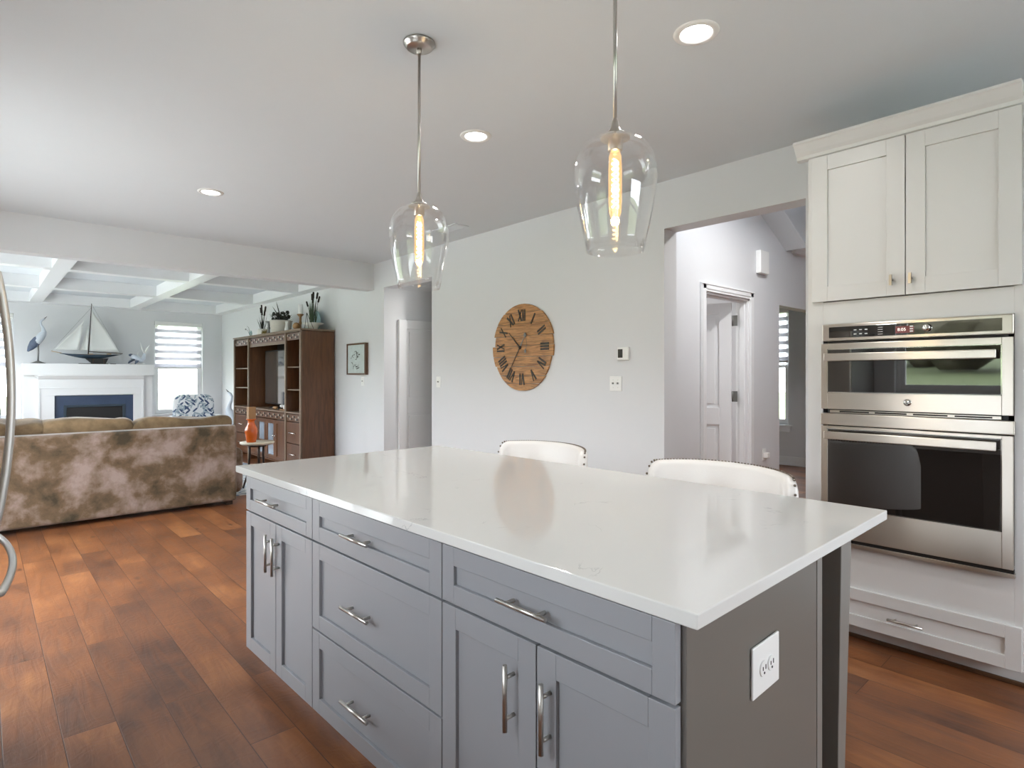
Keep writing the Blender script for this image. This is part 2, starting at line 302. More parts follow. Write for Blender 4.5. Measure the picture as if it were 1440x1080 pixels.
# ------------------------------------------------------------------ mesh helpers
class MB:
    def __init__(s): s.bm = bmesh.new(); s.mi = 0
    def _tag(s, before):
        for f in s.bm.faces:
            if f not in before: f.material_index = s.mi
    def box(s, x0, x1, y0, y1, z0, z1, rot=None, piv=None):
        vs = [s.bm.verts.new((x, y, z)) for z in (z0, z1) for (x, y) in ((x0, y0), (x1, y0), (x1, y1), (x0, y1))]
        for q in ((0, 3, 2, 1), (4, 5, 6, 7), (0, 1, 5, 4), (1, 2, 6, 5), (2, 3, 7, 6), (3, 0, 4, 7)):
            f = s.bm.faces.new([vs[i] for i in q]); f.material_index = s.mi
        if rot is not None:
            bmesh.ops.rotate(s.bm, verts=vs, cent=piv or (0, 0, 0), matrix=rot)
        return s
    def lathe(s, prof, cx=0, cy=0, n=28, cap=True, axis='Z', cz=0, smooth=True):
        rings = []
        for r, h in prof:
            ring = []
            for k in range(n):
                a = 2*PI*k/n; u, v = r*math.cos(a), r*math.sin(a)
                co = (cx+u, cy+v, cz+h) if axis == 'Z' else ((cx+h, cy+u, cz+v) if axis == 'X' else (cx+v, cy+h, cz+u))
                ring.append(s.bm.verts.new(co))
            rings.append(ring)
        for a, b in zip(rings, rings[1:]):
            for k in range(n):
                f = s.bm.faces.new((a[k], a[(k+1) % n], b[(k+1) % n], b[k])); f.smooth = smooth; f.material_index = s.mi
        if cap:
            for ring, fl in ((rings[0], True), (rings[-1], False)):
                f = s.bm.faces.new(list(reversed(ring)) if fl else ring); f.material_index = s.mi
        return s
    def tube(s, pts, r, n=10, closed=False, flat=1.0):
        pts = [Vector(p) for p in pts]; N = len(pts)
        rs = r if isinstance(r, (list, tuple)) else [r]*N
        rings = []; prev = None
        for i, p in enumerate(pts):
            t = (pts[(i+1) % N]-pts[i-1]) if closed else (pts[min(i+1, N-1)]-pts[max(i-1, 0)])
            t.normalize()
            if prev is None:
                a = Vector((0, 0, 1)) if abs(t.z) < .9 else Vector((1, 0, 0))
                u = t.cross(a).normalized()
            else:
                u = (prev - t*prev.dot(t)); u = u.normalized() if u.length > 1e-6 else t.orthogonal().normalized()
            prev = u; v = t.cross(u)
            rings.append([s.bm.verts.new(p+(u*math.cos(2*PI*k/n)+v*math.sin(2*PI*k/n)*flat)*rs[i]) for k in range(n)])
        m = N if closed else N-1
        for i in range(m):
            a, b = rings[i], rings[(i+1) % N]
            for k in range(n):
                f = s.bm.faces.new((a[k], a[(k+1) % n], b[(k+1) % n], b[k])); f.smooth = True; f.material_index = s.mi
        if not closed:
            for ring in (list(reversed(rings[0])), rings[-1]):
                f = s.bm.faces.new(ring); f.material_index = s.mi
        return s
    def prism(s, pts, d):      # extrude a 3D outline by vector d
        d = Vector(d); a = [s.bm.verts.new(Vector(p)) for p in pts]; b = [s.bm.verts.new(Vector(p)+d) for p in pts]
        n = len(pts); fs = [s.bm.faces.new(list(reversed(a))), s.bm.faces.new(b)]
        for i in range(n): fs.append(s.bm.faces.new((a[i], a[(i+1) % n], b[(i+1) % n], b[i])))
        for f in fs: f.material_index = s.mi
        return s
    def blob(s, c, r, p=2.0, nu=20, nv=12, jit=0.0, seed=0, js=3.0):      # superellipsoid
        c = Vector(c); rows = []
        sg = lambda v, e: math.copysign(abs(v)**e, v)
        e = 2.0/p
        for i in range(nv+1):
            th = -PI/2+PI*i/nv; row = []
            for k in range(nu):
                ph = 2*PI*k/nu
                q = Vector((r[0]*sg(math.cos(th), e)*sg(math.cos(ph), e), r[1]*sg(math.cos(th), e)*sg(math.sin(ph), e), r[2]*sg(math.sin(th), e)))
                if jit: q += q.normalized()*noise.noise((q+c)*js+Vector((seed, 0, 0)))*jit
                row.append(q+c)
            rows.append(row)
        bot = s.bm.verts.new(sum(rows[0], Vector())/nu); top = s.bm.verts.new(sum(rows[-1], Vector())/nu)
        R = [[s.bm.verts.new(q) for q in row] for row in rows[1:-1]]
        for a, b in zip(R, R[1:]):
            for k in range(nu):
                f = s.bm.faces.new((a[k], a[(k+1) % nu], b[(k+1) % nu], b[k])); f.smooth = True; f.material_index = s.mi
        for k in range(nu):
            f = s.bm.faces.new((bot, R[0][(k+1) % nu], R[0][k])); f.smooth = True; f.material_index = s.mi
            f = s.bm.faces.new((top, R[-1][k], R[-1][(k+1) % nu])); f.smooth = True; f.material_index = s.mi
        return s
    def blade(s, p0, p1, w, sag=.0, n=5, th=.0015):      # leaf
        p0, p1 = Vector(p0), Vector(p1); d = p1-p0; side = d.cross(Vector((0, 0, 1)))
        side = side.normalized() if side.length > 1e-5 else Vector((0, 1, 0))
        pts = []
        for i in range(n+1):
            t = i/n; c = p0+d*t+Vector((0, 0, -sag*(t*t)))
            ww = w*math.sin(PI*min(.98, .12+.86*t)); pts.append((c, ww))
        s.tube([c for c, _ in pts], [max(.0008, ww/2) for _, ww in pts], n=4, flat=.25)
        return s
    def build(s, name, mat, parent=None, bevel=0, seg=2, subsurf=0, loc=None):
        bmesh.ops.recalc_face_normals(s.bm, faces=s.bm.faces)
        me = bpy.data.meshes.new(name); s.bm.to_mesh(me); s.bm.free()
        for m in (mat if isinstance(mat, (list, tuple)) else [mat]): me.materials.append(m)
        o = bpy.data.objects.new(name, me); C.objects.link(o)
        if parent: o.parent = parent
        if loc: o.location = loc
        if bevel:
            b = o.modifiers.new('bevel', 'BEVEL'); b.width = bevel; b.segments = seg; b.limit_method = 'ANGLE'; b.angle_limit = .6
        if subsurf:
            b = o.modifiers.new('subsurf', 'SUBSURF'); b.levels = subsurf; b.render_levels = subsurf
        return o
def tag(o, label, cat, group=None, kind=None):
    o['label'] = label; o['category'] = cat
    if group: o['group'] = group
    if kind: o['kind'] = kind
    return o
def thing(name, label, cat, loc=(0, 0, 0), rz=0, group=None):
    o = bpy.data.objects.new(name, None); C.objects.link(o); o.empty_display_size = .1
    o.location = loc; o.rotation_euler = (0, 0, rz); return tag(o, label, cat, group)
def struct(o): o['kind'] = 'structure'; return o
def copy_tree(o, parent=None):
    c = o.copy(); C.objects.link(c)
    if parent: c.parent = parent
    for ch in list(o.children): copy_tree(ch, c)
    return c
def sbox(name, mat, *b, parent=None, bevel=0):
    o = MB().box(*b).build(name, mat, parent, bevel)
    return struct(o) if parent is None else o

# ------------------------------------------------------------------ setting
W, CE, YF, XL, YB = 3.68, 2.743, 12.915, -.76, -2.2
YH = 2.6
def wall(name, axis, a0, a1, t0, t1, z0, z1, holes):
    mb = MB()
    def bx(u0, u1, w0, w1):
        if u1-u0 < 1e-4 or w1-w0 < 1e-4: return
        if axis == 'Y': mb.box(t0, t1, u0, u1, w0, w1)
        else: mb.box(u0, u1, t0, t1, w0, w1)
    cur = a0
    for (h0, h1, w0, w1) in sorted(holes):
        bx(cur, h0, z0, z1); bx(h0, h1, z0, w0); bx(h0, h1, w1, z1); cur = h1
    bx(cur, a1, z0, z1)
    return struct(mb.build(name, M['wall']))
struct(MB().box(XL-.16, 9.1, YB-.16, YF+.16, -.1, 0).build('floor', M['floor']))
struct(MB().box(XL-.16, W+.16, YB-.16, YF+.16, CE, CE+.1).build('ceiling', M['ceil']))
wall('wall_right', 'Y', YB, YF, W, W+.16, 0, CE, [(1.424, 2.409, 0, 2.4), (5.365, 6.395, 0, 2.421)])
wall('wall_left', 'Y', YB, YF, XL-.16, XL, 0, CE, [(.55, 1.85, 1.16, 2.15), (3.5, 5.9, 0, 2.2), (7.2, 9.4, .5, 2.39), (9.9, 12.1, .5, 2.39)])
wall('wall_fireplace', 'X', XL, W, YF, YF+.16, 0, CE, [(-.42, .42, .6, 2.385), (2.475, 3.32, .6, 2.385)])
wall('wall_back', 'X', XL, W, YB-.16, YB, 0, CE, [(.9, 2.9, .9, 2.3)])  # opening for the window added behind the camera as fill
struct(MB().box(XL, W, 6.633, 6.80, 2.41, CE).build('trim_1', M['wall']))
k = 2
for b in ((.617, .786), (2.05, 2.215)):
    struct(MB().box(b[0], b[1], 6.80, YF, 2.58, CE).build('trim_%d' % k, M['trim'])); k += 1
for b in ((8.6, 8.77), (10.56, 10.75)):
    mb = MB()
    for x0, x1 in ((XL, .617), (.786, 2.05), (2.215, W-.17)): mb.box(x0, x1, b[0], b[1], 2.58, CE)
    struct(mb.build('trim_%d' % k, M['trim'])); k += 1
mb = MB()
mb.box(W-.17, W, 6.80, YF, 2.58, CE)
for x0, x1 in ((XL, .617), (.786, 2.05), (2.215, W-.17)): mb.box(x0, x1, YF-.2, YF, 2.58, CE)
struct(mb.build('trim_%d' % k, M['trim'])); k += 1
# baseboards
mb = MB()
for y0, y1 in ((2.409, 5.365), (6.395, 7.6), (10.8, YF)): mb.box(W-.015, W, y0, y1, 0, .13)
struct(mb.build('baseboard_right', M['trim'], bevel=.003))
mb = MB(); mb.box(XL, .5, YF-.015, YF, 0, .13); mb.box(2.42, W-.02, YF-.015, YF, 0, .13)
struct(mb.build('baseboard_fireplace', M['trim'], bevel=.003))
# hall behind the tall opening
wall('wall_hall', 'X', W+.16, 8.93, YH, YH+.12, 0, 4.0, [(4.571, 5.386, 0, 2.055), (6.05, 7.3, 0, 2.055)])
wall('wall_far', 'Y', -1.16, 6.0, 8.93, 9.09, 0, 4.0, [(3.7, 4.62, .6, 2.36)])
sbox('wall_hall_end', M['wall'], W+.16, 8.93, -1.16, -1.0, 0, 4.0)
sbox('wall_den', M['wall'], 5.9, 6.0, YH+.12, 6.0, 0, 2.76)
sbox('wall_den_end', M['wall'], 4.2, 8.93, 6.0, 6.12, 0, 2.76)
sbox('wall_closet', M['wall'], 4.1, 4.2, YH+.12, 5.2, 0, 2.76)
mb = MB()
mb.box(W+.16, 5.2, -1.16, YH, 3.05, 3.15); mb.box(6.35, 8.93, -1.0, YH, 2.75, 2.85); mb.box(4.2, 8.93, YH+.12, 6.0, 2.62, 2.72)
mb.prism([(5.1, YH, 3.16), (6.206, YH, 2.63), (6.34, YH, 2.74), (6.34, YH, 3.16)], (0, -.22, 0)); mb.box(5.2, 6.35, -1.16, YH, 3.16, 3.26); mb.box(6.35, 6.45, -1.16, YH, 2.75, 3.26)
struct(mb.build('ceiling_hall', M['ceil']))
mb = MB()
mb.prism([(6.35, YH, 2.76), (6.35, YH, 2.625), (6.35, YH-.03, 2.63), (6.35, YH-.05, 2.67), (6.35, YH-.10, 2.71), (6.35, YH-.12, 2.76)], (2.5, 0, 0))
struct(mb.build('trim_8', M['trim']))
# recess behind the small opening
sbox('wall_recess', M['wall'], W+.16, 5.3, 6.395, 6.5, 0, 2.8)
sbox('wall_recess_side', M['wall'], 5.3, 5.4, 5.1, 6.5, 0, 2.8)
sbox('wall_recess_front', M['wall'], W+.16, 5.4, 5.2, 5.32, 0, 2.8)
sbox('ceiling_recess', M['ceil'], W+.16, 5.4, 5.2, 6.5, 2.62, 2.7)

def shaker_panel(mb, x0, x1, z0, z1, y_out, depth, outward=-1):
    pass
# interior doors -------------------------------------------------------------
def panel_door(name, w, h, panels, loc, rz, knob_side=None):
    # local: door spans x 0..w, z 0..h, thickness y 0..0.035, panelled on both faces
    root = bpy.data.objects.new(name, None); C.objects.link(root); root.location = loc; root.rotation_euler = (0, 0, rz); root['kind'] = 'structure'
    mb = MB(); st = .11
    zs = sorted(set([0, h]+[z for p in panels for z in p]))
    mb.box(0, st, 0, .035, 0, h); mb.box(w-st, w, 0, .035, 0, h)
    cur = 0
    for a, b in panels:
        mb.box(st, w-st, 0, .035, cur, a); cur = b
        mb.box(st, w-st, .016, .019, a, b)
        mb.box(st+.04, w-st-.04, .005, .030, a+.04, b-.04)
    mb.box(st, w-st, 0, .035, cur, h)
    mb.build('door_slab', M['trim'], root, bevel=.004)
    return root
d1 = panel_door('door_1', .81, 2.03, [(.2, .86), (1.02, 1.92)], (3.875, 6.357, .005), 0)
MB().lathe([(.0, 0), (.028, .0), (.03, .01), (.012, .02), (.012, .045), (.03, .055), (.03, .08), (.0, .09)], .75, 0, 16, cap=False, axis='Y', cz=.95).build('door_knob', M['nickel'], d1, loc=(0, -.09, 0))
d2 = panel_door('door_2', .76, 2.02, [(.2, .86), (1.02, 1.92)], (5.30, YH+.125, .006), math.atan2(.24, -.075))
for z in (.25, 1.08, 1.8):
    mb = MB(); mb.box(-.004, .0, -.05, .0, z, z+.1); mb.lathe([(.007, 0), (.007, .1)], -.006, -.002, 10, cz=z); mb.box(-.05, -.006, -.004, 0, z, z+.1); mb.build('hinge', M['pewter'], d2)
def casing(name, x0, x1, ztop, y, w=.07, t=.018):
    mb = MB()
    for a, b in ((x0-w, x0), (x1, x1+w)):
        mb.box(a, b, y-t, y, 0, ztop+w); mb.box(a+.012 if a < x0 else a, b if a < x0 else b-.012, y-t-.006, y-t, 0, ztop+w-.012)
    mb.box(x0, x1, y-t, y, ztop, ztop+w); mb.box(x0-w+.02, x1+w-.02, y-t-.006, y-t, ztop+.02, ztop+w)
    mb.box(x0-w, x1+w, y-t-.012, y-t-.006, ztop+w-.014, ztop+w)
    mb.box(x0-.001, x0+.018, y, y+.12, 0, ztop); mb.box(x1-.018, x1+.001, y, y+.12, 0, ztop); mb.box(x0, x1, y, y+.12, ztop-.018, ztop)
    mb.box(x1-.03, x1-.018, y+.03, y+.08, 0, ztop-.018); mb.box(x0+.018, x0+.03, y+.03, y+.08, 0, ztop-.018); mb.box(x0+.018, x1-.018, y+.03, y+.08, ztop-.03, ztop-.018)
    return struct(mb.build(name, M['trim'], bevel=.002))
casing('trim_9', 4.571, 5.386, 2.055, YH)
mb = MB(); mb.box(8.915, 8.93, YH+.12, 6.0, 0, .13); mb.box(8.905, 8.93, YH+.12, 6.0, 0, .03)
struct(mb.build('baseboard_far', M['trim'], bevel=.003))
mb = MB(); mb.box(W+.16, 4.5, YH-.015, YH, 0, .13); mb.box(5.46, 6.05, YH-.015, YH, 0, .13)
struct(mb.build('baseboard_hall', M['trim'], bevel=.003))

# windows --------------------------------------------------------------------
def sash_window(name, w, z0, z1, loc, rz, deep=.16, sill=True, mullion=False):
    # local: x 0..w along the wall, y 0 = room face of the wall, +y outwards
    r = bpy.data.objects.new(name, None); C.objects.link(r); r.location = loc; r.rotation_euler = (0, 0, rz); r['kind'] = 'structure'
    zm = (z0+z1)/2; f = .035
    mb = MB()
    mb.box(0, f, deep-.09, deep-.01, z0, z1); mb.box(w-f, w, deep-.09, deep-.01, z0, z1)
    mb.box(f, w-f, deep-.09, deep-.01, z1-f, z1); mb.box(f, w-f, deep-.09, deep-.01, z0, z0+f)
    if sill: mb.box(-.06, w+.06, -.035, deep-.09, z0-.025, z0); mb.box(-.03, w+.03, -.018, 0, z0-.105, z0-.025)
    mb.build('window_frame', M['trim'], r, bevel=.003)
    for nm, a, b, y in (('upper_sash', zm-.02, z1-f, deep-.055), ('lower_sash', z0+f, zm+.02, deep-.09)):
        mb = MB(); g = .045
        mb.box(f, f+g, y, y+.035, a, b); mb.box(w-f-g, w-f, y, y+.035, a, b)
        mb.box(f+g, w-f-g, y, y+.035, a, a+g); mb.box(f+g, w-f-g, y, y+.035, b-g, b)
        if mullion: mb.box(w/2-.01, w/2+.01, y+.005, y+.03, a+g, b-g)
        so = mb.build(nm, M['trim'], r, bevel=.002)
        MB().box(f+g, w-f-g, y+.015, y+.02, a+g, b-g).build('window_pane', M['pane'], so)
    return r
sash_window('window_1', .845, .6, 2.385, (2.475, YF, 0), 0)
sash_window('window_2', .84, .6, 2.385, (-.42, YF, 0), 0)
sash_window('window_3', .92, .6, 2.36, (8.93, 4.62, 0), -PI/2)
sash_window('window_4', 1.3, 1.16, 2.15, (XL, .55, 0), PI/2)
sash_window('window_5_widened', 2.2, .5, 2.39, (XL, 7.2, 0), PI/2, mullion=True)  # unseen side window, widened to brighten the living room
sash_window('window_6_widened', 2.2, .5, 2.39, (XL, 9.9, 0), PI/2, mullion=True)  # also out of view and made wider for more daylight
sash_window('window_7_added_fill', 2.0, .9, 2.3, (2.9, YB, 0), PI, mullion=True)  # made-up window behind the camera, added for fill light
r = bpy.data.objects.new('door_3', None); C.objects.link(r); r['kind'] = 'structure'
mb = MB()
for a, b in ((3.5, 3.56), (5.84, 5.9), (4.66, 4.74)): mb.box(XL-.12, XL-.04, a, b, 0, 2.2)
mb.box(XL-.12, XL-.04, 3.56, 5.84, 2.13, 2.2); mb.box(XL-.12, XL-.04, 3.56, 5.84, 0, .06)
mb.build('door_frame', M['trim'], r, bevel=.003)
for a, b in ((3.56, 4.66), (4.74, 5.84)): MB().box(XL-.085, XL-.08, a, b, .06, 2.13).build('door_pane', M['pane'], r)
for (x, y, z, a, b, d) in ((XL-.17, 1.2, 1.655, 1.3, .99, (1, 0, 0)), (XL-.17, 4.7, 1.1, 2.4, 2.2, (1, 0, 0)), (XL-.17, 8.3, 1.45, 2.2, 1.89, (1, 0, 0)),
                           (XL-.17, 11.0, 1.45, 2.2, 1.89, (1, 0, 0)), (0, YF+.17, 1.5, .84, 1.785, (0, -1, 0)), (2.9, YF+.17, 1.5, .845, 1.785, (0, -1, 0)),
                           (1.9, YB-.17, 1.6, 2.0, 1.4, (0, 1, 0)), (9.1, 4.16, 1.48, .92, 1.76, (-1, 0, 0))):
    portal(x, y, z, a, b, face(d))

# zebra blinds
def blind(label, w, ztop, zbot, loc, rz, group='zebra blinds on the windows'):
    t = thing('zebra_blind', label, 'blind', loc, rz, group)
    mb = MB(); mb.box(0, w, .0, .06, ztop-.075, ztop); mb.build('head_box', M['plastic'], t, bevel=.006)
    n = 6; H_ = ztop-.075-zbot; p = H_/n
    a = MB(); b = MB()
    for i in range(n):
        z1 = ztop-.075-i*p
        b.box(.012, w-.012, .030, .032, z1-p*.5, z1); a.box(.012, w-.012, .030, .0325, z1-p, z1-p*.5)
    a.build('opaque_bands', M['blind'], t); b.build('sheer_bands', M['sheer'], t)
    MB().box(.008, w-.008, .018, .044, zbot-.03, zbot).build('bottom_rail', M['plastic'], t, bevel=.004)
blind('white zebra blind half lowered over the window between fireplace and hutch', .835, 2.383, 1.5, (2.48, YF, 0), 0)
blind('white zebra blind on the window at the left edge of the photo', .83, 2.383, 1.5, (-.415, YF, 0), 0)
blind('white zebra blind in the far room seen through the tall opening', .91, 2.358, 1.56, (8.93, 4.615, 0), -PI/2)

# outside: lawn and woodland seen in the oven glass
mb = MB()
import itertools
vs = {}
for i in range(31):
    for j in range(31):
        x = -62+124*i/30; y = -60+124*j/30; h = -.35+max(0, -x-9)*.075
        vs[i, j] = mb.bm.verts.new((x, y, h))
for i in range(30):
    for j in range(30): mb.bm.faces.new((vs[i, j], vs[i+1, j], vs[i+1, j+1], vs[i, j+1]))
o = mb.build('lawn', M['grass']); tag(o, 'sunlit green lawn seen mirrored in the microwave glass', 'lawn', kind='stuff')
struct(MB().box(-9, XL-.16, -6, 16, -.34, -.02).build('floor_bounce_slab', plain('pale_bounce_surface', srgb(205, 205, 200), .8, var=.05)))  # unseen pale slab added to bounce neutral daylight up to the ceiling
struct(MB().box(-7, 5, -9, YB-.16, -.34, -.03).build('floor_porch', plain('pale_concrete_porch', srgb(205, 205, 200), .8, var=.05)))
mb = MB(); rr = random.Random(3)
for q in range(46):
    y = -50+q*2.5; x = -38+rr.uniform(-5, 5); hb = -.35+max(0, -x-9)*.075
    mb.blob((x, y, hb+rr.uniform(1.6, 2.6)), (2.2, 2.0, rr.uniform(1.6, 3.0)), nu=10, nv=7, jit=1.2, seed=q, js=1.4)
tag(mb.build('woodland', M['woods']), 'bushy woodland edge beyond the lawn, mirrored in the control panel glass', 'trees', kind='stuff')

# ------------------------------------------------------------------ kitchen island
IR = math.radians(1.2); IO = (.925, .538, 0)
def island(name, label, cat, group=None): return thing(name, label, cat, IO, IR, group)
def shaker(mb, x, v0, v1, z0, z1, fr=.058, th=.02, outward=-1, flat=False):
    # front in plane u=x facing -u; back at x+th
    b = lambda a0, a1, c0, c1, q0, q1: mb.box(x+q0, x+q1, a0, a1, c0, c1)
    b(v0, v0+fr, z0, z1, 0, th); b(v1-fr, v1, z0, z1, 0, th)
    b(v0+fr, v1-fr, z0, z0+fr, 0, th); b(v0+fr, v1-fr, z1-fr, z1, 0, th)
    b(v0+fr, v1-fr, z0+fr, z1-fr, .010, th)
def bar_pull(x, v, z, ln, vertical, parent, out=.03, r=.0058, cc=None):
    mb = MB(); cc = cc or ln*.62
    if vertical:
        mb.lathe([(r, -ln/2), (r, ln/2)], x-out, v, 14, cz=z)
        for s in (-1, 1): mb.lathe([(r*.85, -out+.001), (r*.85, 0)], x, v, 10, axis='X', cz=z+s*cc/2)
    else:
        mb.lathe([(r, -ln/2), (r, ln/2)], x-out, v, 14, axis='Y', cz=z)
        for s in (-1, 1): mb.lathe([(r*.85, -out+.001), (r*.85, 0)], x, v+s*cc/2, 10, axis='X', cz=z)
    return mb.build('bar_pull', M['nickel'], parent)
XD = .02      # door face plane in island coords
def drawer(t, v0, v1, z0, z1, pull, x=XD, mat='grey', fr=.05, ln=.16):
    mb = MB(); shaker(mb, x, v0, v1, z0, z1, fr); d = mb.build('drawer_front', M[mat], t, bevel=.0015)
    bar_pull(x, pull, (z0+z1)/2+.0, ln, False, d)
    return d
def door(t, v0, v1, z0, z1, pv, pz, x=XD, mat='grey', ln=.155):
    mb = MB(); shaker(mb, x, v0, v1, z0, z1); d = mb.build('cabinet_door', M[mat], t, bevel=.0015)
    if pv is not None: bar_pull(x, pv, pz, ln, True, d)
    return d
def carcass(t, v0, v1, toe=True):
    mb = MB(); mb.box(XD+.0205, .67, v0, v1, .10, .885)
    mb.box(.10, .67, v0, v1, 0, .10)
    return mb.build('carcass', M['grey'], t, bevel=.001)
g = .002
# three cabinet units
t = island('island_cabinet', 'grey island cabinet nearest the camera, one wide drawer over two doors', 'cabinet', 'island cabinets')
carcass(t, .062, .767)
drawer(t, .056, .766, .725, .876, .434); door(t, .056, .411-g, .100, .718, .446-.078+.0, .579); door(t, .411+g, .766, .100, .718, .411+.073, .579)
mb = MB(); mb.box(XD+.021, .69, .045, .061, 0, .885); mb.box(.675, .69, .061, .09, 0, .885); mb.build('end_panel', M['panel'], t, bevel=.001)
mb = MB(); mb.box(.704, .74, .048, .062, 0, .885); mb.box(.69, .704, .058, .075, 0, .885); mb.build('scribe_trim', M['post'], t, bevel=.001)
t = island('island_cabinet', 'grey middle island cabinet made of three stacked drawers', 'cabinet', 'island cabinets')
carcass(t, .769, 1.567)
for a, b in ((.725, .876), (.403, .718), (.100, .396)): drawer(t, .770, 1.566, a, b, 1.205, ln=.175, fr=.056)
t = island('island_cabinet', 'narrow grey island cabinet at the living room end, drawer over two slim doors', 'cabinet', 'island cabinets')
carcass(t, 1.569, 2.25)
drawer(t, 1.570, 2.25, .725, .876, 1.95, ln=.2); door(t, 1.570, 1.91-g, .100, .718, 1.91-.035, .595); door(t, 1.91+g, 2.25, .100, .718, 1.91+.035, .595)
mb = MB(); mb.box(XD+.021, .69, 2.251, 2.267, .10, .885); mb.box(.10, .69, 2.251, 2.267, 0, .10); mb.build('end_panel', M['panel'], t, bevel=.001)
t = island('knee_panel', 'plain grey panel closing the seating side under the island overhang', 'panel')
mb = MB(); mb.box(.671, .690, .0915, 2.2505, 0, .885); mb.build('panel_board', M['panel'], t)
# worktop
t = island('countertop', 'white veined quartz island countertop', 'countertop')
MB().box(0, 1.153, 0, 2.33, .886, .915).build('slab', M['quartz'], t, bevel=.003, seg=3)
# tapered legs
def leg(v, label):
    t = island('support_post', label, 'post', 'island support posts')
    bm_ = MB(); a0, a1, w0, w1 = .912, .999, v, v+.087; sh = .016
    prof = [(a0, a1, w0, w1, .885), (a0, a1, w0, w1, .80), (a0+sh, a1-sh, w0+sh, w1-sh, 0)]
    prev = None
    for (x0, x1, y0, y1, z) in prof:
        ring = [bm_.bm.verts.new(c) for c in ((x0, y0, z), (x1, y0, z), (x1, y1, z), (x0, y1, z))]
        if prev:
            for i in range(4): bm_.bm.faces.new((prev[i], prev[(i+1) % 4], ring[(i+1) % 4], ring[i]))
        else: bm_.bm.faces.new(ring)
        prev = ring
    bm_.bm.faces.new(list(reversed(prev)))
    bm_.build('tapered_shaft', M['post'], t, bevel=.002)
leg(.055, 'tapered grey leg under the near right corner of the island top')
leg(2.20, 'tapered grey leg under the far corner of the island top')
# outlet on the end panel
def duplex(parent, cu, cz, horizontal=False):
    pass
t = island('outlet_plate', 'white double outlet plate on the grey end panel of the island', 'outlet')
MB().box(.302, .438, .038, .0445, .632, .744).build('plate', M['plastic'], t, bevel=.003, seg=3)
for cu in (.350, .390):
    mb = MB(); mb.lathe([(.0172, 0), (.0172, .004)], cu, .0345, 28, axis='Y', cz=.688); rc = mb.build('receptacle', M['plastic'], t, bevel=.001)
    for a, b, c, d in ((-.008, .008, .0055, .008), (-.008, .006, -.008, -.0055)): MB().box(cu+c, cu+d, .0336, .0346, .688-.002, .688+b).build('slot', M['black'], rc)
    MB().lathe([(.0027, 0), (.0027, .001)], cu, .0336, 10, axis='Y', cz=.688-.009).build('slot', M['black'], rc)
MB().lathe([(.003, 0), (.003, .001)], .370, .0372, 10, axis='Y', cz=.688).build('screw', M['nickel'], t)

# ------------------------------------------------------------------ tall oven cabinet (faces -X)
XC = 3.197
t = thing('oven_cabinet', 'tall white built-in cabinet around the wall ovens', 'cabinet')
mb = MB()
mb.box(XC+.02, W-.004, .372, .392, .10, 2.46); mb.box(XC+.02, W-.004, 1.205, 1.225, .10, 2.46)
mb.box(XC+.02, W-.004, .392, 1.205, 2.44, 2.46); mb.box(XC+.02, W-.004, .392, 1.205, 1.63, 1.65); mb.box(XC+.02, W-.004, .392, 1.205, .44, .46); mb.box(XC+.02, W-.004, .392, 1.205, .10, .12)
mb.box(XC, XC+.02, .372, .402, .10, 2.46); mb.box(XC, XC+.02, 1.151, 1.225, .10, 2.46)
mb.box(XC, XC+.02, .402, 1.151, 1.592, 1.705); mb.box(XC, XC+.02, .402, 1.151, .285, .484); mb.box(XC, XC+.02, .402, 1.151, .10, .125); mb.box(XC, XC+.02, .402, 1.151, 2.44, 2.46)
mb.box(XC+.11, W-.004, .372, 1.225, 0, .10); mb.box(W-.02, W-.004, .392, 1.205, .12, 2.44)
mb.build('carcass', M['cab'], t, bevel=.001)
mb = MB(); prof = [(0, 2.455), (-.012, 2.46), (-.016, 2.475), (-.03, 2.49), (-.055, 2.525), (-.062, 2.53), (-.062, 2.542), (.02, 2.542), (.02, 2.455)]
mb.prism([(XC+a, .372, b) for a, b in prof], (0, .905, 0)); mb.prism([(XC+.02, 1.205-a*1, b) for a, b in [(-.02+.0, 2.455)]+[(-.02+x, z) for x, z in prof[1:7]]+[(.0, 2.542), (.0, 2.455)]], (.46, 0, 0))
mb.build('crown_moulding', M['cab'], t)
def wdoor(v0, v1, z0, z1, kv):
    mb = MB(); shaker(mb, XC-.02, v0, v1, z0, z1, fr=.075, th=.019); d = mb.build('cabinet_door', M['cab'], t, bevel=.0015)
    m2 = MB(); m2.lathe([(.006, -.022), (.006, 0)], XC-.02, kv, 12, axis='X', cz=1.78); m2.box(XC-.045, XC-.036, kv-.006, kv+.006, 1.755, 1.805)
    m2.build('knob', M['nickel'], d, bevel=.001)
wdoor(.376, .785, 1.708, 2.45, .764); wdoor(.789, 1.20, 1.708, 2.45, .841)
mb = MB(); shaker(mb, XC-.02, .376, 1.20, .105, .288, fr=.055, th=.019); d = mb.build('drawer_front', M['cab'], t, bevel=.0015)
bar_pull(XC-.02, .784, .188, .14, False, d, out=.03)
mb = MB(); mb.box(XC+.095, XC+.108, .372, 1.225, 0.0, .02); mb.build('shoe_moulding', M['wood'], t, bevel=.004)

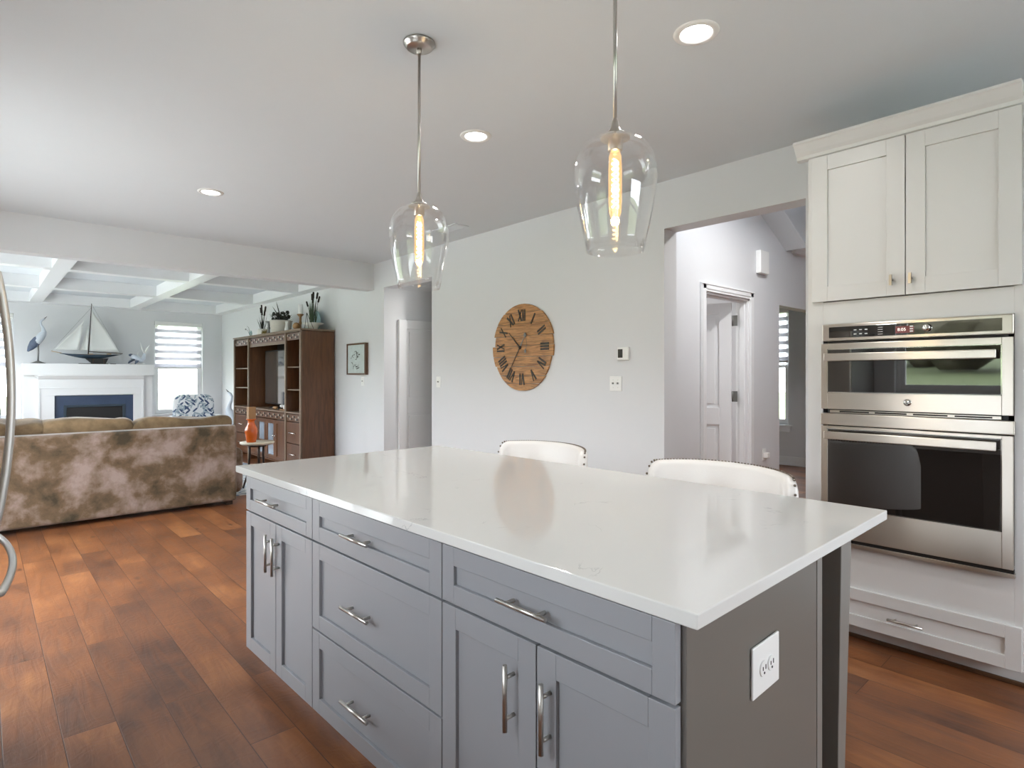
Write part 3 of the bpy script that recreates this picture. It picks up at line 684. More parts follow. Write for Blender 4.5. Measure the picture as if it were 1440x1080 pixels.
# double wall oven ----------------------------------------------------------
t = thing('wall_oven', 'stainless steel microwave and oven combination built into the white cabinet', 'oven')
Y0, Y1 = .401, 1.150; XO = XC-.022
mb = MB(); mb.box(XO+.024, XC+.45, Y0+.02, Y1-.02, .50, 1.585); mb.build('oven_body', M['black'], t)
mb = MB(); mb.box(XO, XO+.021, Y0, Y1, 1.505, 1.591); mb.build('control_panel', M['steel'], t, bevel=.006, seg=3)
cp = MB().box(XO-.0015, XO, .438, 1.116, 1.521, 1.575).build('control_glass', M['oglass'], t, bevel=.0006)
kn = MB(); kn.lathe([(.0, -.028), (.014, -.028), (.0155, -.024), (.0155, -.004), (.019, 0)], XO-.0015, .700, 24, cap=False, axis='X', cz=1.548); kn.build('control_knob', M['chrome'], t)
ds = MB().box(XO-.0022, XO-.0015, .752, .825, 1.530, 1.562).build('display', emis('red_brown_display', srgb(120, 66, 66), .15), t)
def text(body, size, mat, parent, loc, rot, name='lettering', ext=.0003):
    c = bpy.data.curves.new('t', 'FONT'); c.body = body; c.size = size; c.extrude = ext; c.align_x = 'CENTER'; c.align_y = 'CENTER'
    o = bpy.data.objects.new('t', c); C.objects.link(o); bpy.context.view_layer.update()
    me = bpy.data.meshes.new_from_object(o.evaluated_get(bpy.context.evaluated_depsgraph_get())); bpy.data.objects.remove(o)
    me.materials.clear(); me.materials.append(mat)
    q = bpy.data.objects.new(name, me); C.objects.link(q); q.location = loc; q.rotation_euler = rot
    if parent: q.parent = parent
    return q
RX = (PI/2, 0, -PI/2)      # upright, readable from -X
M['lit'] = emis('pale_display_text', (.9, .85, .8, 1), .9)
text('8:05', .02, M['lit'], t, (XO-.0026, .80, 1.546), RX)
M['mark'] = emis('pale_touch_marks', (.75, .75, .75, 1), .12)
for y in (.948, .972, .996):
    for z in (1.556, 1.536): MB().box(XO-.0022, XO-.0016, y-.006, y+.006, z-.0022, z+.0022).build('touch_mark', M['mark'], t)
for z in (1.562, 1.552, 1.541, 1.53): MB().box(XO-.0022, XO-.0016, .878, .898, z-.001, z+.001).build('touch_mark', M['mark'], t)
for z in (1.559, 1.548, 1.537): MB().box(XO-.0026, XO-.0021, .755, .768, z-.003, z+.003).build('touch_mark', M['mark'], t)
# microwave door
def oven_door(z0, z1, gz0, gz1, hz, gy0=.438, gy1=1.119):
    mb = MB(); f = MB()
    f.box(XO-.012, XO+.01, Y0, gy0, z0, z1); f.box(XO-.012, XO+.01, gy1, Y1, z0, z1)
    f.box(XO-.012, XO+.01, gy0, gy1, z0, gz0); f.box(XO-.012, XO+.01, gy0, gy1, gz1, z1)
    d = f.build('oven_door', M['steel'], t, bevel=.0015)
    MB().box(XO-.013, XO-.002, gy0, gy1, gz0, gz1).build('door_glass', M['oglass'], d, bevel=.0012)
    r = MB()
    for y in (gy0-.001, gy1-.003): r.box(XO-.0145, XO-.012, y, y+.004, gz0-.002, gz1+.002)
    for z in (gz0-.003, gz1-.001): r.box(XO-.0145, XO-.012, gy0, gy1, z, z+.004)
    r.build('bright_rim', M['chrome'], d)
    h = MB(); h.box(XO-.066, XO-.050, gy0+.012, gy1, hz-.019, hz+.019)
    for y in (gy0+.02, gy1-.05): h.box(XO-.052, XO-.010, y, y+.03, hz-.012, hz+.012)
    h.build('door_handle', M['steel'], d, bevel=.004, seg=3)
    return d
oven_door(1.165, 1.493, 1.250, 1.462, 1.423)
mb = MB(); mb.box(XO-.004, XO+.01, Y0+.04, Y1-.04, 1.147, 1.160); vt = mb.build('vent_trim', M['steel'], t)
mb = MB()
for i in range(4): mb.box(XO-.0052, XO-.004, .47+i*.155, .60+i*.155, 1.150, 1.157)
mb.build('vent_slots', M['dark'], vt)
mb = MB()
for i in range(5): mb.box(XO-.002, XO+.0, .46+i*.13, .56+i*.13, 1.4955, 1.5015)
mb.build('upper_vent_slots', M['dark'], t)
MB().box(XO-.014, XO+.012, Y0-.004, Y1+.002, 1.085, 1.143).build('divider_panel', M['steel'], t, bevel=.004, seg=3)
oven_door(.525, 1.080, .680, 1.066, 1.037)
MB().box(XO-.003, XO+.02, Y0, Y1, .508, .523).build('lower_vent', M['dark'], t)
MB().box(XO-.008, XO+.02, Y0-.004, Y1+.002, .490, .507).build('base_trim', M['steel'], t, bevel=.001)
em = MB(); em.lathe([(0, -.004), (.0145, -.004), (.0165, -.0025), (.0165, 0)], XO-.012, .775, 28, cap=False, axis='X', cz=1.208)
emo = em.build('round_emblem', M['chrome'], t)
cu = MB(); cy_, cz_ = .775, 1.208
def curl(pts): cu.tube([(XO-.0165, cy_-a*.001, cz_+b*.001) for a, b in pts], .0006, n=5)
cu.tube([(XO-.0165, cy_+.0128*math.cos(a*PI/15), cz_+.0128*math.sin(a*PI/15)) for a in range(30)], .0007, n=5, closed=True)
curl([(-2+4*math.cos(a)*.9-2.5, 4*math.sin(a)) for a in [i*.45 for i in range(2, 13)]]); curl([(4+3*math.cos(a), 3+2.5*math.sin(a)) for a in [i*.5 for i in range(2, 11)]])
curl([(4+3*math.cos(a), -3+2.8*math.sin(a)) for a in [i*.5 for i in range(2, 11)]]); curl([(-4, -1), (-1, 0), (-1, -6), (-5, -8)]); curl([(0, 7), (2, 0), (0, -7)])
cu.build('monogram', M['iron'], emo)

# ------------------------------------------------------------------ pendants and downlights
def pendant(label, x, y, zt):
    t = thing('pendant_light', label, 'pendant light', (x, y, 0), 0, 'glass pendants over the island')
    mb = MB(); mb.lathe([(0, CE-.001), (.066, CE-.001), (.066, CE-.010), (.058, CE-.013), (.056, CE-.022), (.050, CE-.026), (0, CE-.026)], n=36, cap=False)
    mb.build('canopy', M['nickel'], t)
    mb = MB(); mb.lathe([(.011, CE-.05), (.011, CE-.026)]); mb.lathe([(.0062, zt+.04), (.0062, CE-.04)], n=14); mb.build('rod', M['nickel'], t)
    mb = MB(); mb.lathe([(.0065, zt+.055), (.010, zt+.045), (.013, zt+.03), (.020, zt+.016), (.034, zt+.008), (.037, zt+.003), (0, zt+.003)], n=28, cap=False)
    mb.lathe([(0, zt-.004), (.045, zt-.004), (.045, zt-.0065), (.022, zt-.0065), (.022, zt-.042), (.019, zt-.045), (0, zt-.045)], n=28, cap=False)
    mb.build('socket', M['nickel'], t)
    prof = [(.024, 0), (.045, -.002), (.075, -.012), (.100, -.032), (.117, -.062), (.1255, -.10), (.1265, -.13), (.122, -.175), (.113, -.225), (.103, -.275), (.094, -.315), (.0865, -.352)]
    inner = [(r-.0022, h-.001) for r, h in prof[:-1]]+[(prof[-1][0]-.0022, prof[-1][1])]
    mb = MB(); mb.lathe([(r, zt+h) for r, h in prof+list(reversed(inner))], n=64, cap=False)
    mb.build('glass_shade', M['glass'], t)
    mb = MB(); mb.lathe([(.0, zt-.045), (.014, zt-.046), (.019, zt-.06), (.0205, zt-.10), (.0205, zt-.20), (.018, zt-.235), (.010, zt-.252), (.003, zt-.262), (0, zt-.264)], n=24, cap=False)
    b = mb.build('tubular_bulb', M['bulb'], t)
    mb = MB()
    for s in (0, PI):
        mb.tube([(.009*math.cos(s+i*.55), .009*math.sin(s+i*.55), zt-.07-i*.0029) for i in range(52)], .0024, n=5)
    mb.build('spiral_filament', M['filament'], b)
    l = bpy.data.lights.new('pendant_glow', 'POINT'); l.energy = 5; l.color = (1, .76, .45); l.shadow_soft_size = .015
    lo = bpy.data.objects.new('pendant_glow', l); C.objects.link(lo); lo.location = (0, 0, zt-.15); lo.parent = t
pendant('clear glass pendant farther from the camera, whole rod and ceiling canopy visible', 1.379, 2.104, 2.052)
pendant('larger looking clear glass pendant nearer the camera, rod running out of the picture', 1.442, 1.118, 2.063)
def downlight(label, x, y, z=CE, w=6, grp='recessed ceiling lights'):
    t = thing('recessed_light', label, 'ceiling light', (x, y, z), 0, grp)
    MB().lathe([(.062, -.001), (.062, -.004), (.068, -.008), (.088, -.006), (.092, -.001), (.092, 0)], n=40, cap=False).build('trim_ring', M['plastic'], t)
    MB().lathe([(0, -.0025), (.0625, -.0025)], n=40, cap=False).build('glowing_lens', M['lens'], t)
    l = bpy.data.lights.new('downlight', 'AREA'); l.shape = 'DISK'; l.size = .12; l.energy = w; l.color = (1, .98, .95); l.spread = 2.8
    lo = bpy.data.objects.new('downlight', l); C.objects.link(lo); lo.location = (0, 0, -.012); lo.parent = t
downlight('recessed light in the ceiling nearest the white oven cabinet', 2.183, 1.277)
downlight('recessed light in the ceiling between the two glass pendants', 2.160, 2.697)
downlight('recessed light in the ceiling left of the pendants, near the dropped beam', 1.312, 4.889)
downlight('recessed light over the hall behind the tall opening', 4.7, 1.5, 3.05, 26)
downlight('unseen light added to brighten the room behind the open white door', 4.9, 4.0, 2.62, 24)  # no fixture in view here; lamp added to light the room
downlight('unseen light added to brighten the small door recess', 4.45, 5.6, 2.62, 13)  # added lamp, out of view, lifts the dark recess
# ceiling vent
t = thing('ceiling_vent', 'flush white air vent in the ceiling behind the farther pendant', 'vent', (3.33, 4.55, CE))
mb = MB(); mb.box(-.08, .08, -.19, -.165, -.008, 0); mb.box(-.08, .08, .165, .19, -.008, 0); mb.box(-.08, -.06, -.165, .165, -.008, 0); mb.box(.06, .08, -.165, .165, -.008, 0); mb.build('vent_frame', M['ceil'], t)
mb = MB()
for i in range(7): mb.box(-.058+i*.018, -.048+i*.018, -.165, .165, -.006, -.001)
mb.build('vent_slats', M['ceil'], t)

# ------------------------------------------------------------------ things on the right wall
def on_wall(name, label, cat, y, z, group=None): return thing(name, label, cat, (W, y, z), 0, group)
# clock: boards run along Y
t = on_wall('wall_clock', 'round plank wall clock with dark Roman numerals', 'clock', 3.90, 1.592)
R = .397; nb = 8; edges = [R, .318, .215, .105, .015, -.085, -.175, -.26, -.33, -R]
rr = random.Random(5)
for i in range(len(edges)-1):
    zt, zb = edges[i]-.0018, edges[i+1]+.0018
    pts = []; n = 9; shl = rr.uniform(-.024, .014); shr = rr.uniform(-.020, .012)
    if i in (0, 8): shl = shr = 0
    for j in range(n+1):
        z = zb+(zt-zb)*j/n; pts.append((-.018, -math.sqrt(max(0, R*R-z*z))-shr, z))
    for j in range(n, -1, -1):
        z = zb+(zt-zb)*j/n; pts.append((-.018, math.sqrt(max(0, R*R-z*z))+shl, z))
    q = [pts[0]]
    for p in pts[1:]:
        if (Vector(p)-Vector(q[-1])).length > 1e-4: q.append(p)
    MB().prism(q, (.016, 0, 0)).build('board', M['pine'], t, bevel=.001)
num = ['XII', 'I', 'II', 'III', 'IV', 'V', 'VI', 'VII', 'VIII', 'IX', 'X', 'XI']
wid = {'I': .025, 'V': .05, 'X': .054}
for i, s in enumerate(num):
    a = i*PI/6; h = .105; tot = sum(wid[c] for c in s); x = -tot/2; mb = MB()
    cy, cz = -math.sin(a)*.292, math.cos(a)*.292      # seen from -X the viewer's right is -Y
    def P(u, v): return (-.021, cy-(u*math.cos(a)+v*math.sin(a)), cz+(-u*math.sin(a)+v*math.cos(a)))
    def bar(u0, v0, u1, v1, w=.0055):
        w *= 1.25
        d = Vector((u1-u0, v1-v0)); d.normalize(); nx, ny = -d.y*w, d.x*w
        mb.prism([P(u0+nx, v0+ny), P(u0-nx, v0-ny), P(u1-nx, v1-ny), P(u1+nx, v1+ny)], (.003, 0, 0))
    for c in s:
        w = wid[c]; m_ = x+w/2
        if c == 'I': bar(m_, -h/2, m_, h/2, .0065)
        elif c == 'V': bar(m_-w*.38, h/2, m_, -h/2, .0065); bar(m_+w*.38, h/2, m_, -h/2, .004)
        else: bar(m_-w*.4, h/2, m_+w*.4, -h/2, .0065); bar(m_+w*.4, h/2, m_-w*.4, -h/2, .004)
        x += w
    mb.build('numeral', M['iron'], t)
def hand(name, ang, ln, w):
    mb = MB(); d = Vector((0, -math.sin(ang), math.cos(ang))); p = Vector((0, -math.cos(ang), -math.sin(ang))); o_ = Vector((-.027, .02, .0))
    mb.prism([tuple(o_+p*w), tuple(o_-p*w), tuple(o_+d*ln-p*w*.4), tuple(o_+d*ln+p*w*.4)], (.002, 0, 0))
    return mb, d, o_
mb, d_, o_ = hand('h', math.radians(-47), .205, .007); mb.build('hour_hand', M['iron'], t)
mb, d_, o_ = hand('m', math.radians(213), .265, .005); mb.build('minute_hand', M['iron'], t)
mb, d_, o_ = hand('c', math.radians(33), .115, .006)
e = o_+d_*.13; mb.blob(tuple(e), (.006, .018, .022)); mb.tube([tuple(e+Vector((-.002, -.006-.018*math.sin(i/8*PI), -.02-.125*i/8))) for i in range(9)], .0014, n=5)
mb.blob((-.029, -.055, -.035), (.003, .012, .02)); mb.build('counterweight', M['pewter'], t)
MB().lathe([(.0, -.012), (.014, -.01), (.016, 0)], -.020, .02, 16, cap=False, axis='X').build('hub', M['iron'], t)
# thermostat
t = on_wall('thermostat', 'small white thermostat with a dark screen right of the clock', 'thermostat', 2.765, 1.503)
MB().box(-.022, 0, -.052, .052, -.05, .05).build('case', M['plastic'], t, bevel=.005)
MB().box(-.0235, -.022, .0, .044, -.032, .034).build('screen', M['iron'], t)
def plate(name, label, cat, y, z, w, toggles, toggle=True):
    t = on_wall(name, label, cat, y, z)
    MB().box(-.006, 0, -w/2, w/2, -.058, .058).build('plate', M['plastic'], t, bevel=.003)
    for u in toggles:
        mb = MB()
        if toggle: mb.box(-.016, -.005, u-.005, u+.005, -.004, .010); pass
        else: mb.box(-.009, -.006, u-.017, u+.017, -.034, .034)
        for q in (-.03, .03): MB().lathe([(.0028, -.0068), (.0028, -.006)], 0, u, 10, axis='X', cz=q).build('screw', M['nickel'], t)
        mb.build('toggle' if toggle else 'receptacle', M['pewter' if toggle else 'plastic'], t)
plate('light_switch', 'white double light switch below the thermostat', 'light switch', 2.845, 1.27, .116, (-.023, .023))
plate('light_switch', 'single white light switch beside the door recess', 'light switch', 5.235, 1.265, .075, (0,))
plate('light_switch', 'white switch plate under the small framed picture', 'light switch', 6.93, 1.262, .075, (0,))
# framed picture
t = on_wall('framed_picture', 'small framed ink flower picture right of the brown hutch', 'picture', 7.045, 1.553)
mb = MB(); mb.box(-.045, 0, -.255, .255, .185, .205); mb.box(-.045, 0, -.255, .255, -.205, -.185); mb.box(-.045, 0, -.255, -.232, -.185, .185); mb.box(-.045, 0, .232, .255, -.185, .185)
mb.build('frame', M['wood'], t, bevel=.001)
pi_ = plain('pale_grey_print', srgb(186, 196, 194), .6, var=.2, vs=14)
MB().box(-.036, -.030, -.232, .232, -.185, .185).build('print', pi_, t)
mb = MB(); rr = random.Random(2)
for i in range(26):
    a = rr.uniform(0, 2*PI); ln = rr.uniform(.02, .09); y, z = rr.uniform(-.12, .12), rr.uniform(-.13, .09)
    mb.prism([(-.0375, y, z), (-.0375, y+math.cos(a)*ln+.004, z+math.sin(a)*ln), (-.0375, y+math.cos(a+.25)*ln*.8, z+math.sin(a+.25)*ln*.8)], (.001, 0, 0))
mb.build('ink_flowers', M['iron'], t)
# hall wall bits
t = thing('door_chime', 'white square chime box high on the hall wall', 'door chime', (5.62, YH, 2.43))
MB().box(-.09, .09, -.05, 0, -.11, .11).build('chime_cover', M['plastic'], t, bevel=.006)
t = thing('plug_adapter', 'small grey plug adapter in the outlet beside the hall door', 'plug', (5.70, YH, .56))
MB().box(-.035, .035, -.007, 0, -.057, .057).build('plate', M['plastic'], t, bevel=.003)
MB().box(-.028, .028, -.05, -.007, -.03, .02).build('adapter', M['plastic'], t, bevel=.006)

# ------------------------------------------------------------------ counter stools
def stool(label, x, y, rz):
    t = thing('counter_stool', label, 'stool', (x, y, 0), rz, 'white leather counter stools')      # back towards +x
    mb = MB(); mb.blob((-.02, 0, .635), (.24, .27, .055), p=4, nu=32, nv=10); mb.build('seat', M['leather'], t)
    # wrap back
    bm_ = MB(); rows = []; n = 26; A = 1.22
    def ring(a, z):
        rx, ry = .255, .335
        return Vector((-.03+rx*math.cos(a)*1.05, ry*math.sin(a)/math.sin(A)*.98, z))
    th = .028; prof = []
    for j in range(n+1):
        a = -A+2*A*j/n; e = abs(a/A)
        ztop = .947-.012*e**2-.09*max(0, (e-.86)/.14)**2.2*1.2
        zb = .56
        c = ring(a, 0); nr = Vector((c.x+.03, c.y, 0)).normalized()
        r_ = []
        for (k, zz) in ((-th, zb), (-th, ztop-.022), (-th*.6, ztop-.005), (0, ztop), (th*.6, ztop-.005), (th, ztop-.022), (th, zb)):
            p = c+nr*k; r_.append(bm_.bm.verts.new((p.x, p.y, zz)))
        rows.append(r_)
    for a, b in zip(rows, rows[1:]):
        m_ = len(a)
        for k in range(m_):
            f = bm_.bm.faces.new((a[k], a[(k+1) % m_], b[(k+1) % m_], b[k])); f.smooth = True
    bm_.bm.faces.new(rows[0]); bm_.bm.faces.new(list(reversed(rows[-1])))
    back = bm_.build('backrest', M['leather'], t, bevel=.008)
    nm = None
    def nail(p):
        nonlocal nm
        if nm is None: nm = MB().blob((0, 0, 0), (.0055, .0055, .0055), nu=8, nv=5).build('nailhead', M['nail'], back); nm.location = p; return
        o = nm.copy(); C.objects.link(o); o.parent = back; o.location = p
    for j in range(60):
        a = -A+2*A*j/59; e = abs(a/A); zt = .947-.012*e**2-.09*max(0, (e-.86)/.14)**2.2*1.2
        c = ring(a, zt-.003); nr = Vector((c.x+.03, c.y, 0)).normalized(); nail(c+nr*.015)
    for s in (-1, 1):
        for j in range(14):
            c = ring(s*A, .855-j*.019); nr = Vector((c.x+.03, c.y, 0)).normalized(); tg = Vector((-nr.y, nr.x, 0))*s
            nail(c+nr*.012+tg*.003)
    for sx in (-1, 1):
        for sy in (-1, 1):
            mb = MB(); mb.tube([(sx*.17, sy*.17, .60), (sx*.20, sy*.21, 0)], [.022, .014], n=4); mb.build('leg', M['espresso'], t)
    mb = MB()
    for sy in (-1, 1): mb.tube([(-.19, sy*.195, .2), (.19, sy*.195, .2)], .01, n=8)
    mb.tube([(-.19, -.195, .24), (-.19, .195, .24)], .01, n=8); mb.tube([(.19, -.195, .24), (.19, .195, .24)], .01, n=8)
    mb.build('footrest', M['espresso'], t)
stool('white leather counter stool nearer the ovens, studded back above the island', 2.235, 1.27, 0)
stool('white leather counter stool nearer the living room, studded back above the island', 2.235, 2.33, 0)

# ------------------------------------------------------------------ refrigerator at the left edge, perimeter cabinets
t = thing('refrigerator', 'stainless french door refrigerator of which only the bowed handles reach into the photo', 'refrigerator')
MB().box(XL+.02, -.065, 2.035, 2.945, 0.02, 1.78).build('body', M['pewter'], t)
for a, b, nm in ((2.035, 2.488, 'left'), (2.492, 2.945, 'right')):
    d = MB().box(-.062, -.01, a, b, .80, 1.78).build('fridge_door', M['steel'], t, bevel=.008)
    hy = 2.452 if nm == 'left' else 2.528
    pts = [(-.01, hy, 1.665), (.025, hy, 1.668)]+[(.075-.028*((z-1.265)/.357)**2, hy, z) for z in [1.655-.79*i/20 for i in range(21)]]+[(.025, hy, .855), (-.01, hy, .857)]
    MB().tube(pts, .0105, n=12).build('door_handle', M['satin'], d)
d = MB().box(-.062, -.01, 2.035, 2.945, .10, .79).build('freezer_drawer', M['steel'], t, bevel=.008)
pts = [(-.01, 2.085, .745), (.022, 2.085, .745)]+[(.078-.034*((y-2.49)/.385)**2, y, .745) for y in [2.095+.79*i/20 for i in range(21)]]+[(.022, 2.895, .745), (-.01, 2.895, .745)]
MB().tube(pts, .0105, n=12).build('drawer_handle', M['satin'], d)
t = thing('base_cabinet', 'white base cabinets under the kitchen window, left of the refrigerator', 'cabinet')
MB().box(XL+.005, -.18, -1.6, 2.02, .1, .88).build('carcass', M['cab'], t)
for i in range(6):
    y = -1.58+i*.6; mb = MB(); 
    mb.box(-.178, -.160, y, y+.59, .12, .87); mb.build('cabinet_door', M['cab'], t, bevel=.003)
t = thing('perimeter_countertop', 'grey stone countertop under the kitchen window', 'countertop')
MB().box(XL+.005, -.14, -1.62, 2.025, .885, .915).build('slab', M['quartz'], t, bevel=.003)

# ------------------------------------------------------------------ sofa
t = thing('sofa', 'long brown crushed velvet sofa seen from behind', 'sofa')
S0, S1, SB = -.32, 1.972, 6.40
def cushion(cx, cy, cz, rx, ry, rz_, p=5, seed=0, jit=.02, name='cushion', mat='velvet', parent=None, lab=None):
    mb = MB(); mb.blob((cx, cy, cz), (rx, ry, rz_), p=p, nu=56, nv=24, jit=jit, seed=seed, js=4)
    o = mb.build(name, M[mat], parent or t); 
    return o
mb = MB(); mb.box(S0, S1, SB, SB+.2, .045, .822); mb.build('back_frame', M['velvet'], t, bevel=.03, seg=4)
mb = MB(); mb.box(S0, S1, SB+.15, 7.32, .06, .30); mb.build('seat_base', M['velvet'], t, bevel=.02, seg=3)
for i, (a, b) in enumerate(((-.30, .40), (.40, 1.14), (1.13, 1.97))):
    cushion((a+b)/2, SB+.30, .70, (b-a)/2+.012, .13, .235 if i < 2 else .225, p=6, seed=i*5, jit=.085, name='back_cushion', mat='velvet2')
    cushion((a+b)/2, SB+.62, .37, (b-a)/2, .33, .09, p=6, seed=i*7, name='seat_cushion')
for nm, a, b in (('l', S0-.18, S0), ('r', S1-.06, 2.12)):
    mb = MB(); mb.box(a, b, SB+.24, 7.30, .07, .56); mb.build('arm', M['velvet'], t, bevel=.07, seg=5)
for x in (S0+.05, S1-.09):
    for y in (SB+.05, 7.2): MB().box(x, x+.06, y, y+.06, .0062 if y > 7 else 0, .06).build('foot', M['espresso'], t)

# rug
tag(MB().box(.25, 3.0, 6.86, 10.9, .0, .006).build('area_rug', M['rug']), 'pale area rug with blue grey leaf strokes beyond the sofa', 'rug')

# armchairs
def armchair(label, x, y, rz, rug=0.0125):
    t = thing('armchair', label, 'armchair', (x, y, rug), rz, 'leaf print armchairs')      # front towards -y
    mb = MB(); mb.blob((0, .22, .64), (.33, .10, .36), p=5, nu=40, nv=20); mb.build('backrest', M['leaf'], t)
    mb = MB(); mb.blob((0, -.10, .36), (.30, .34, .12), p=5, nu=32, nv=12); mb.build('seat', M['leaf'], t)
    for s in (-1, 1):
        mb = MB(); mb.blob((s*.36, -.06, .40), (.075, .36, .24), p=4, nu=24, nv=12); mb.build('arm', M['leaf'], t)
    MB().lathe([(.26, .0), (.26, .03), (.06, .05), (.06, .26)], n=28).build('swivel_base', M['espresso'], t)
armchair('blue and grey leaf print armchair below the right window', 2.84, 11.5, -.1, .0)
armchair('leaf print armchair at the far left beside the fireplace', .03, 11.5, .5, .0)

# side table and vase
t = thing('side_table', 'small round cream topped side table beside the sofa', 'side table', (2.41, 7.10, .0062))
MB().lathe([(.0, .525), (.17, .525), (.185, .535), (.19, .545), (.185, .555), (0, .556)], n=48, cap=False).build('tabletop', M['stone'], t)
for i in range(3):
    a = 2*PI*i/3+.4; c, s = math.cos(a), math.sin(a)
    MB().tube([(c*.09, s*.09, .526), (c*.085, s*.085, .4), (c*.10, s*.10, .2), (c*.16, s*.16, .012)], [.013, .014, .012, .011], n=10).build('leg', M['espresso'], t)
MB().lathe([(.10, .50), (.10, .524)], n=24).build('apron', M['espresso'], t)
t = thing('vase', 'orange glazed vase with a square tan block on its neck', 'vase', (2.335, 7.08, .5628))
MB().lathe([(0, 0), (.052, 0), (.055, .02), (.062, .07), (.072, .12), (.066, .16), (.045, .20), (.036, .235), (.040, .255), (.062, .268), (.050, .272), (.03, .27), (0, .262)], n=32, cap=False).build('vase_body', M['amber'], t)
MB().box(-.040, .040, -.040, .040, .265, .41).build('square_candle', M['tan'], t, bevel=.004)

# ------------------------------------------------------------------ fireplace
t = thing('fireplace', 'white mantel fireplace with dark blue slate surround', 'fireplace')
FX0, FX1 = .53, 2.375; FY = 12.52
mb = MB(); mb.box(FX0, FX1, FY+.06, YF-.003, 1.34, 1.46); mb.box(FX0, .90, FY+.06, YF-.003, 0, 1.34); mb.box(2.10, FX1, FY+.06, YF-.003, 0, 1.34); mb.box(.90, 2.10, FY+.06, YF-.003, .99, 1.34)
mb.build('chimney_box', M['trim'], t, bevel=.002)
MB().box(FX0-.01, FX1+.005, FY-.06, YF-.003, 1.345, 1.54).build('mantel_shelf', M['trim'], t, bevel=.003)
mb = MB()
prof = [(-.055, 1.345), (-.055, 1.33), (-.035, 1.325), (-.02, 1.295), (-.006, 1.28), (0, 1.27), (0, 1.345)]
mb.prism([(.72, FY+a, b) for a, b in prof], (1.51, 0, 0))
mb.prism([(.72+a*1.0, FY+.0, b) for a, b in prof], (0, .06, 0)); mb.prism([(2.23-a, FY, b) for a, b in prof], (0, .06, 0))
mb.build('crown_moulding', M['trim'], t)
mb = MB(); mb.box(.72, .935, FY, FY+.06, 0, 1.0); mb.box(2.07, 2.23, FY, FY+.06, 0, 1.0); mb.box(.72, 2.23, FY, FY+.06, 1.0, 1.345)
mb.box(.72, 2.23, FY-.006, FY, 1.12, 1.128); mb.box(.72, .745, FY-.01, FY, 0, 1.12); mb.box(2.205, 2.23, FY-.01, FY, 0, 1.12)
mb.build('surround', M['trim'], t, bevel=.002)
mb = MB(); mb.box(.935, 1.06, FY+.03, FY+.059, 0, .99); mb.box(1.95, 2.07, FY+.03, FY+.059, 0, .99); mb.box(1.06, 1.95, FY+.03, FY+.059, .83, .99)
mb.build('slate_facing', M['slate'], t)
mb = MB(); mb.box(1.06, 1.10, FY+.02, FY+.05, .1, .83); mb.box(1.91, 1.95, FY+.02, FY+.05, .1, .83); mb.box(1.10, 1.91, FY+.02, FY+.05, .79, .83); mb.box(1.10, 1.91, FY+.02, FY+.05, .1, .14)
mb.build('insert_frame', M['navy'], t, bevel=.003)
MB().box(1.07, 1.94, FY+.05, FY+.36, 0, .825).build('firebox', M['black'], t)

ZM = 1.5405
# heron on mantel
def heron(label, loc, s, flip=1, base=True, rz=0, group=None, blue='bluefig', pale='palefig'):
    t = thing('heron_figurine', label, 'figurine', loc, rz, group)
    X = lambda pts: [(flip*x*s, y*s, z*s) for x, y, z in pts]
    mb = MB()
    mb.tube(X([(-.10, 0, .245), (-.07, 0, .30), (-.03, 0, .37), (.01, 0, .44), (.045, 0, .50), (.06, 0, .54), (.045, 0, .60), (.02, 0, .65), (.012, 0, .70), (.035, 0, .735), (.07, 0, .76)]),
            [s*r for r in (.010, .035, .058, .062, .05, .035, .022, .017, .015, .019, .012)], n=14)
    mb.build('body', M[pale], t)
    mb = MB(); mb.tube(X([(-.155, 0, .20), (-.12, 0, .255), (-.07, 0, .33), (-.02, 0, .41), (.01, 0, .47)]), [s*r for r in (.008, .035, .055, .05, .02)], n=12, flat=1.25); mb.build('wing', M[blue], t)
    mb = MB(); mb.tube(X([(.06, 0, .757), (.10, 0, .80)]), [s*.011, s*.002], n=8); mb.build('beak', M['pewter'], t)
    mb = MB()
    for dy in (-.02, .02): mb.tube(X([(-.02, dy, .36), (-.015, dy, .2), (-.02, dy, .03)]), s*.011, n=8)
    mb.build('legs', M['pewter'], t)
    MB().lathe([(0, 0), (s*.11, 0), (s*.10, s*.012), (s*.05, s*.03), (s*.02, s*.045), (0, s*.045)], -flip*.02*s, 0, 20, cap=False).build('base', M['pewter'], t)
heron('tall blue and white heron figurine on the left of the mantel', (.745, 12.66, ZM), 1.0)
heron('tall pale heron statue standing on the floor past the hutch', (3.36, 11.15, .0), 1.37, flip=-1, rz=-.9)
# model yacht
t = thing('model_yacht', 'large wooden model yacht with cream sails on the mantel', 'model boat', (1.50, 12.66, ZM), .02)
secs = []
mb = MB(); n = 16
for i in range(n+1):
    u = i/n; x = -.485+.89*u; w = .085*max(.02, math.sin(PI*u))**.75; d = .075*max(.08, math.sin(PI*u))**1.0
    zd = .168+.014*(2*u-1)**2; row = []
    for k in range(9):
        a = PI*k/8; row.append(mb.bm.verts.new((x, w*math.cos(a), zd-d*math.sin(a)**1.2)))
    secs.append(row)
for a, b in zip(secs, secs[1:]):
    for k in range(8): f = mb.bm.faces.new((a[k], a[k+1], b[k+1], b[k])); f.smooth = True
mb.bm.faces.new(secs[0]); mb.bm.faces.new(list(reversed(secs[-1])))
for a, b in zip(secs, secs[1:]): mb.bm.faces.new((a[0], b[0], b[8], a[8]))
mb.build('hull', M['navy'], t)
MB().prism([(-.14, -.012, .105), (-.04, -.012, .012), (.17, -.012, .012), (.21, -.012, .105)], (0, .024, 0)).build('keel', M['hullblack'], t)
mb = MB(); mb.box(-.22, .20, -.05, -.03, 0, .012); mb.box(-.22, .20, .03, .05, 0, .012); mb.box(.24, .32, -.03, .03, 0, .012)
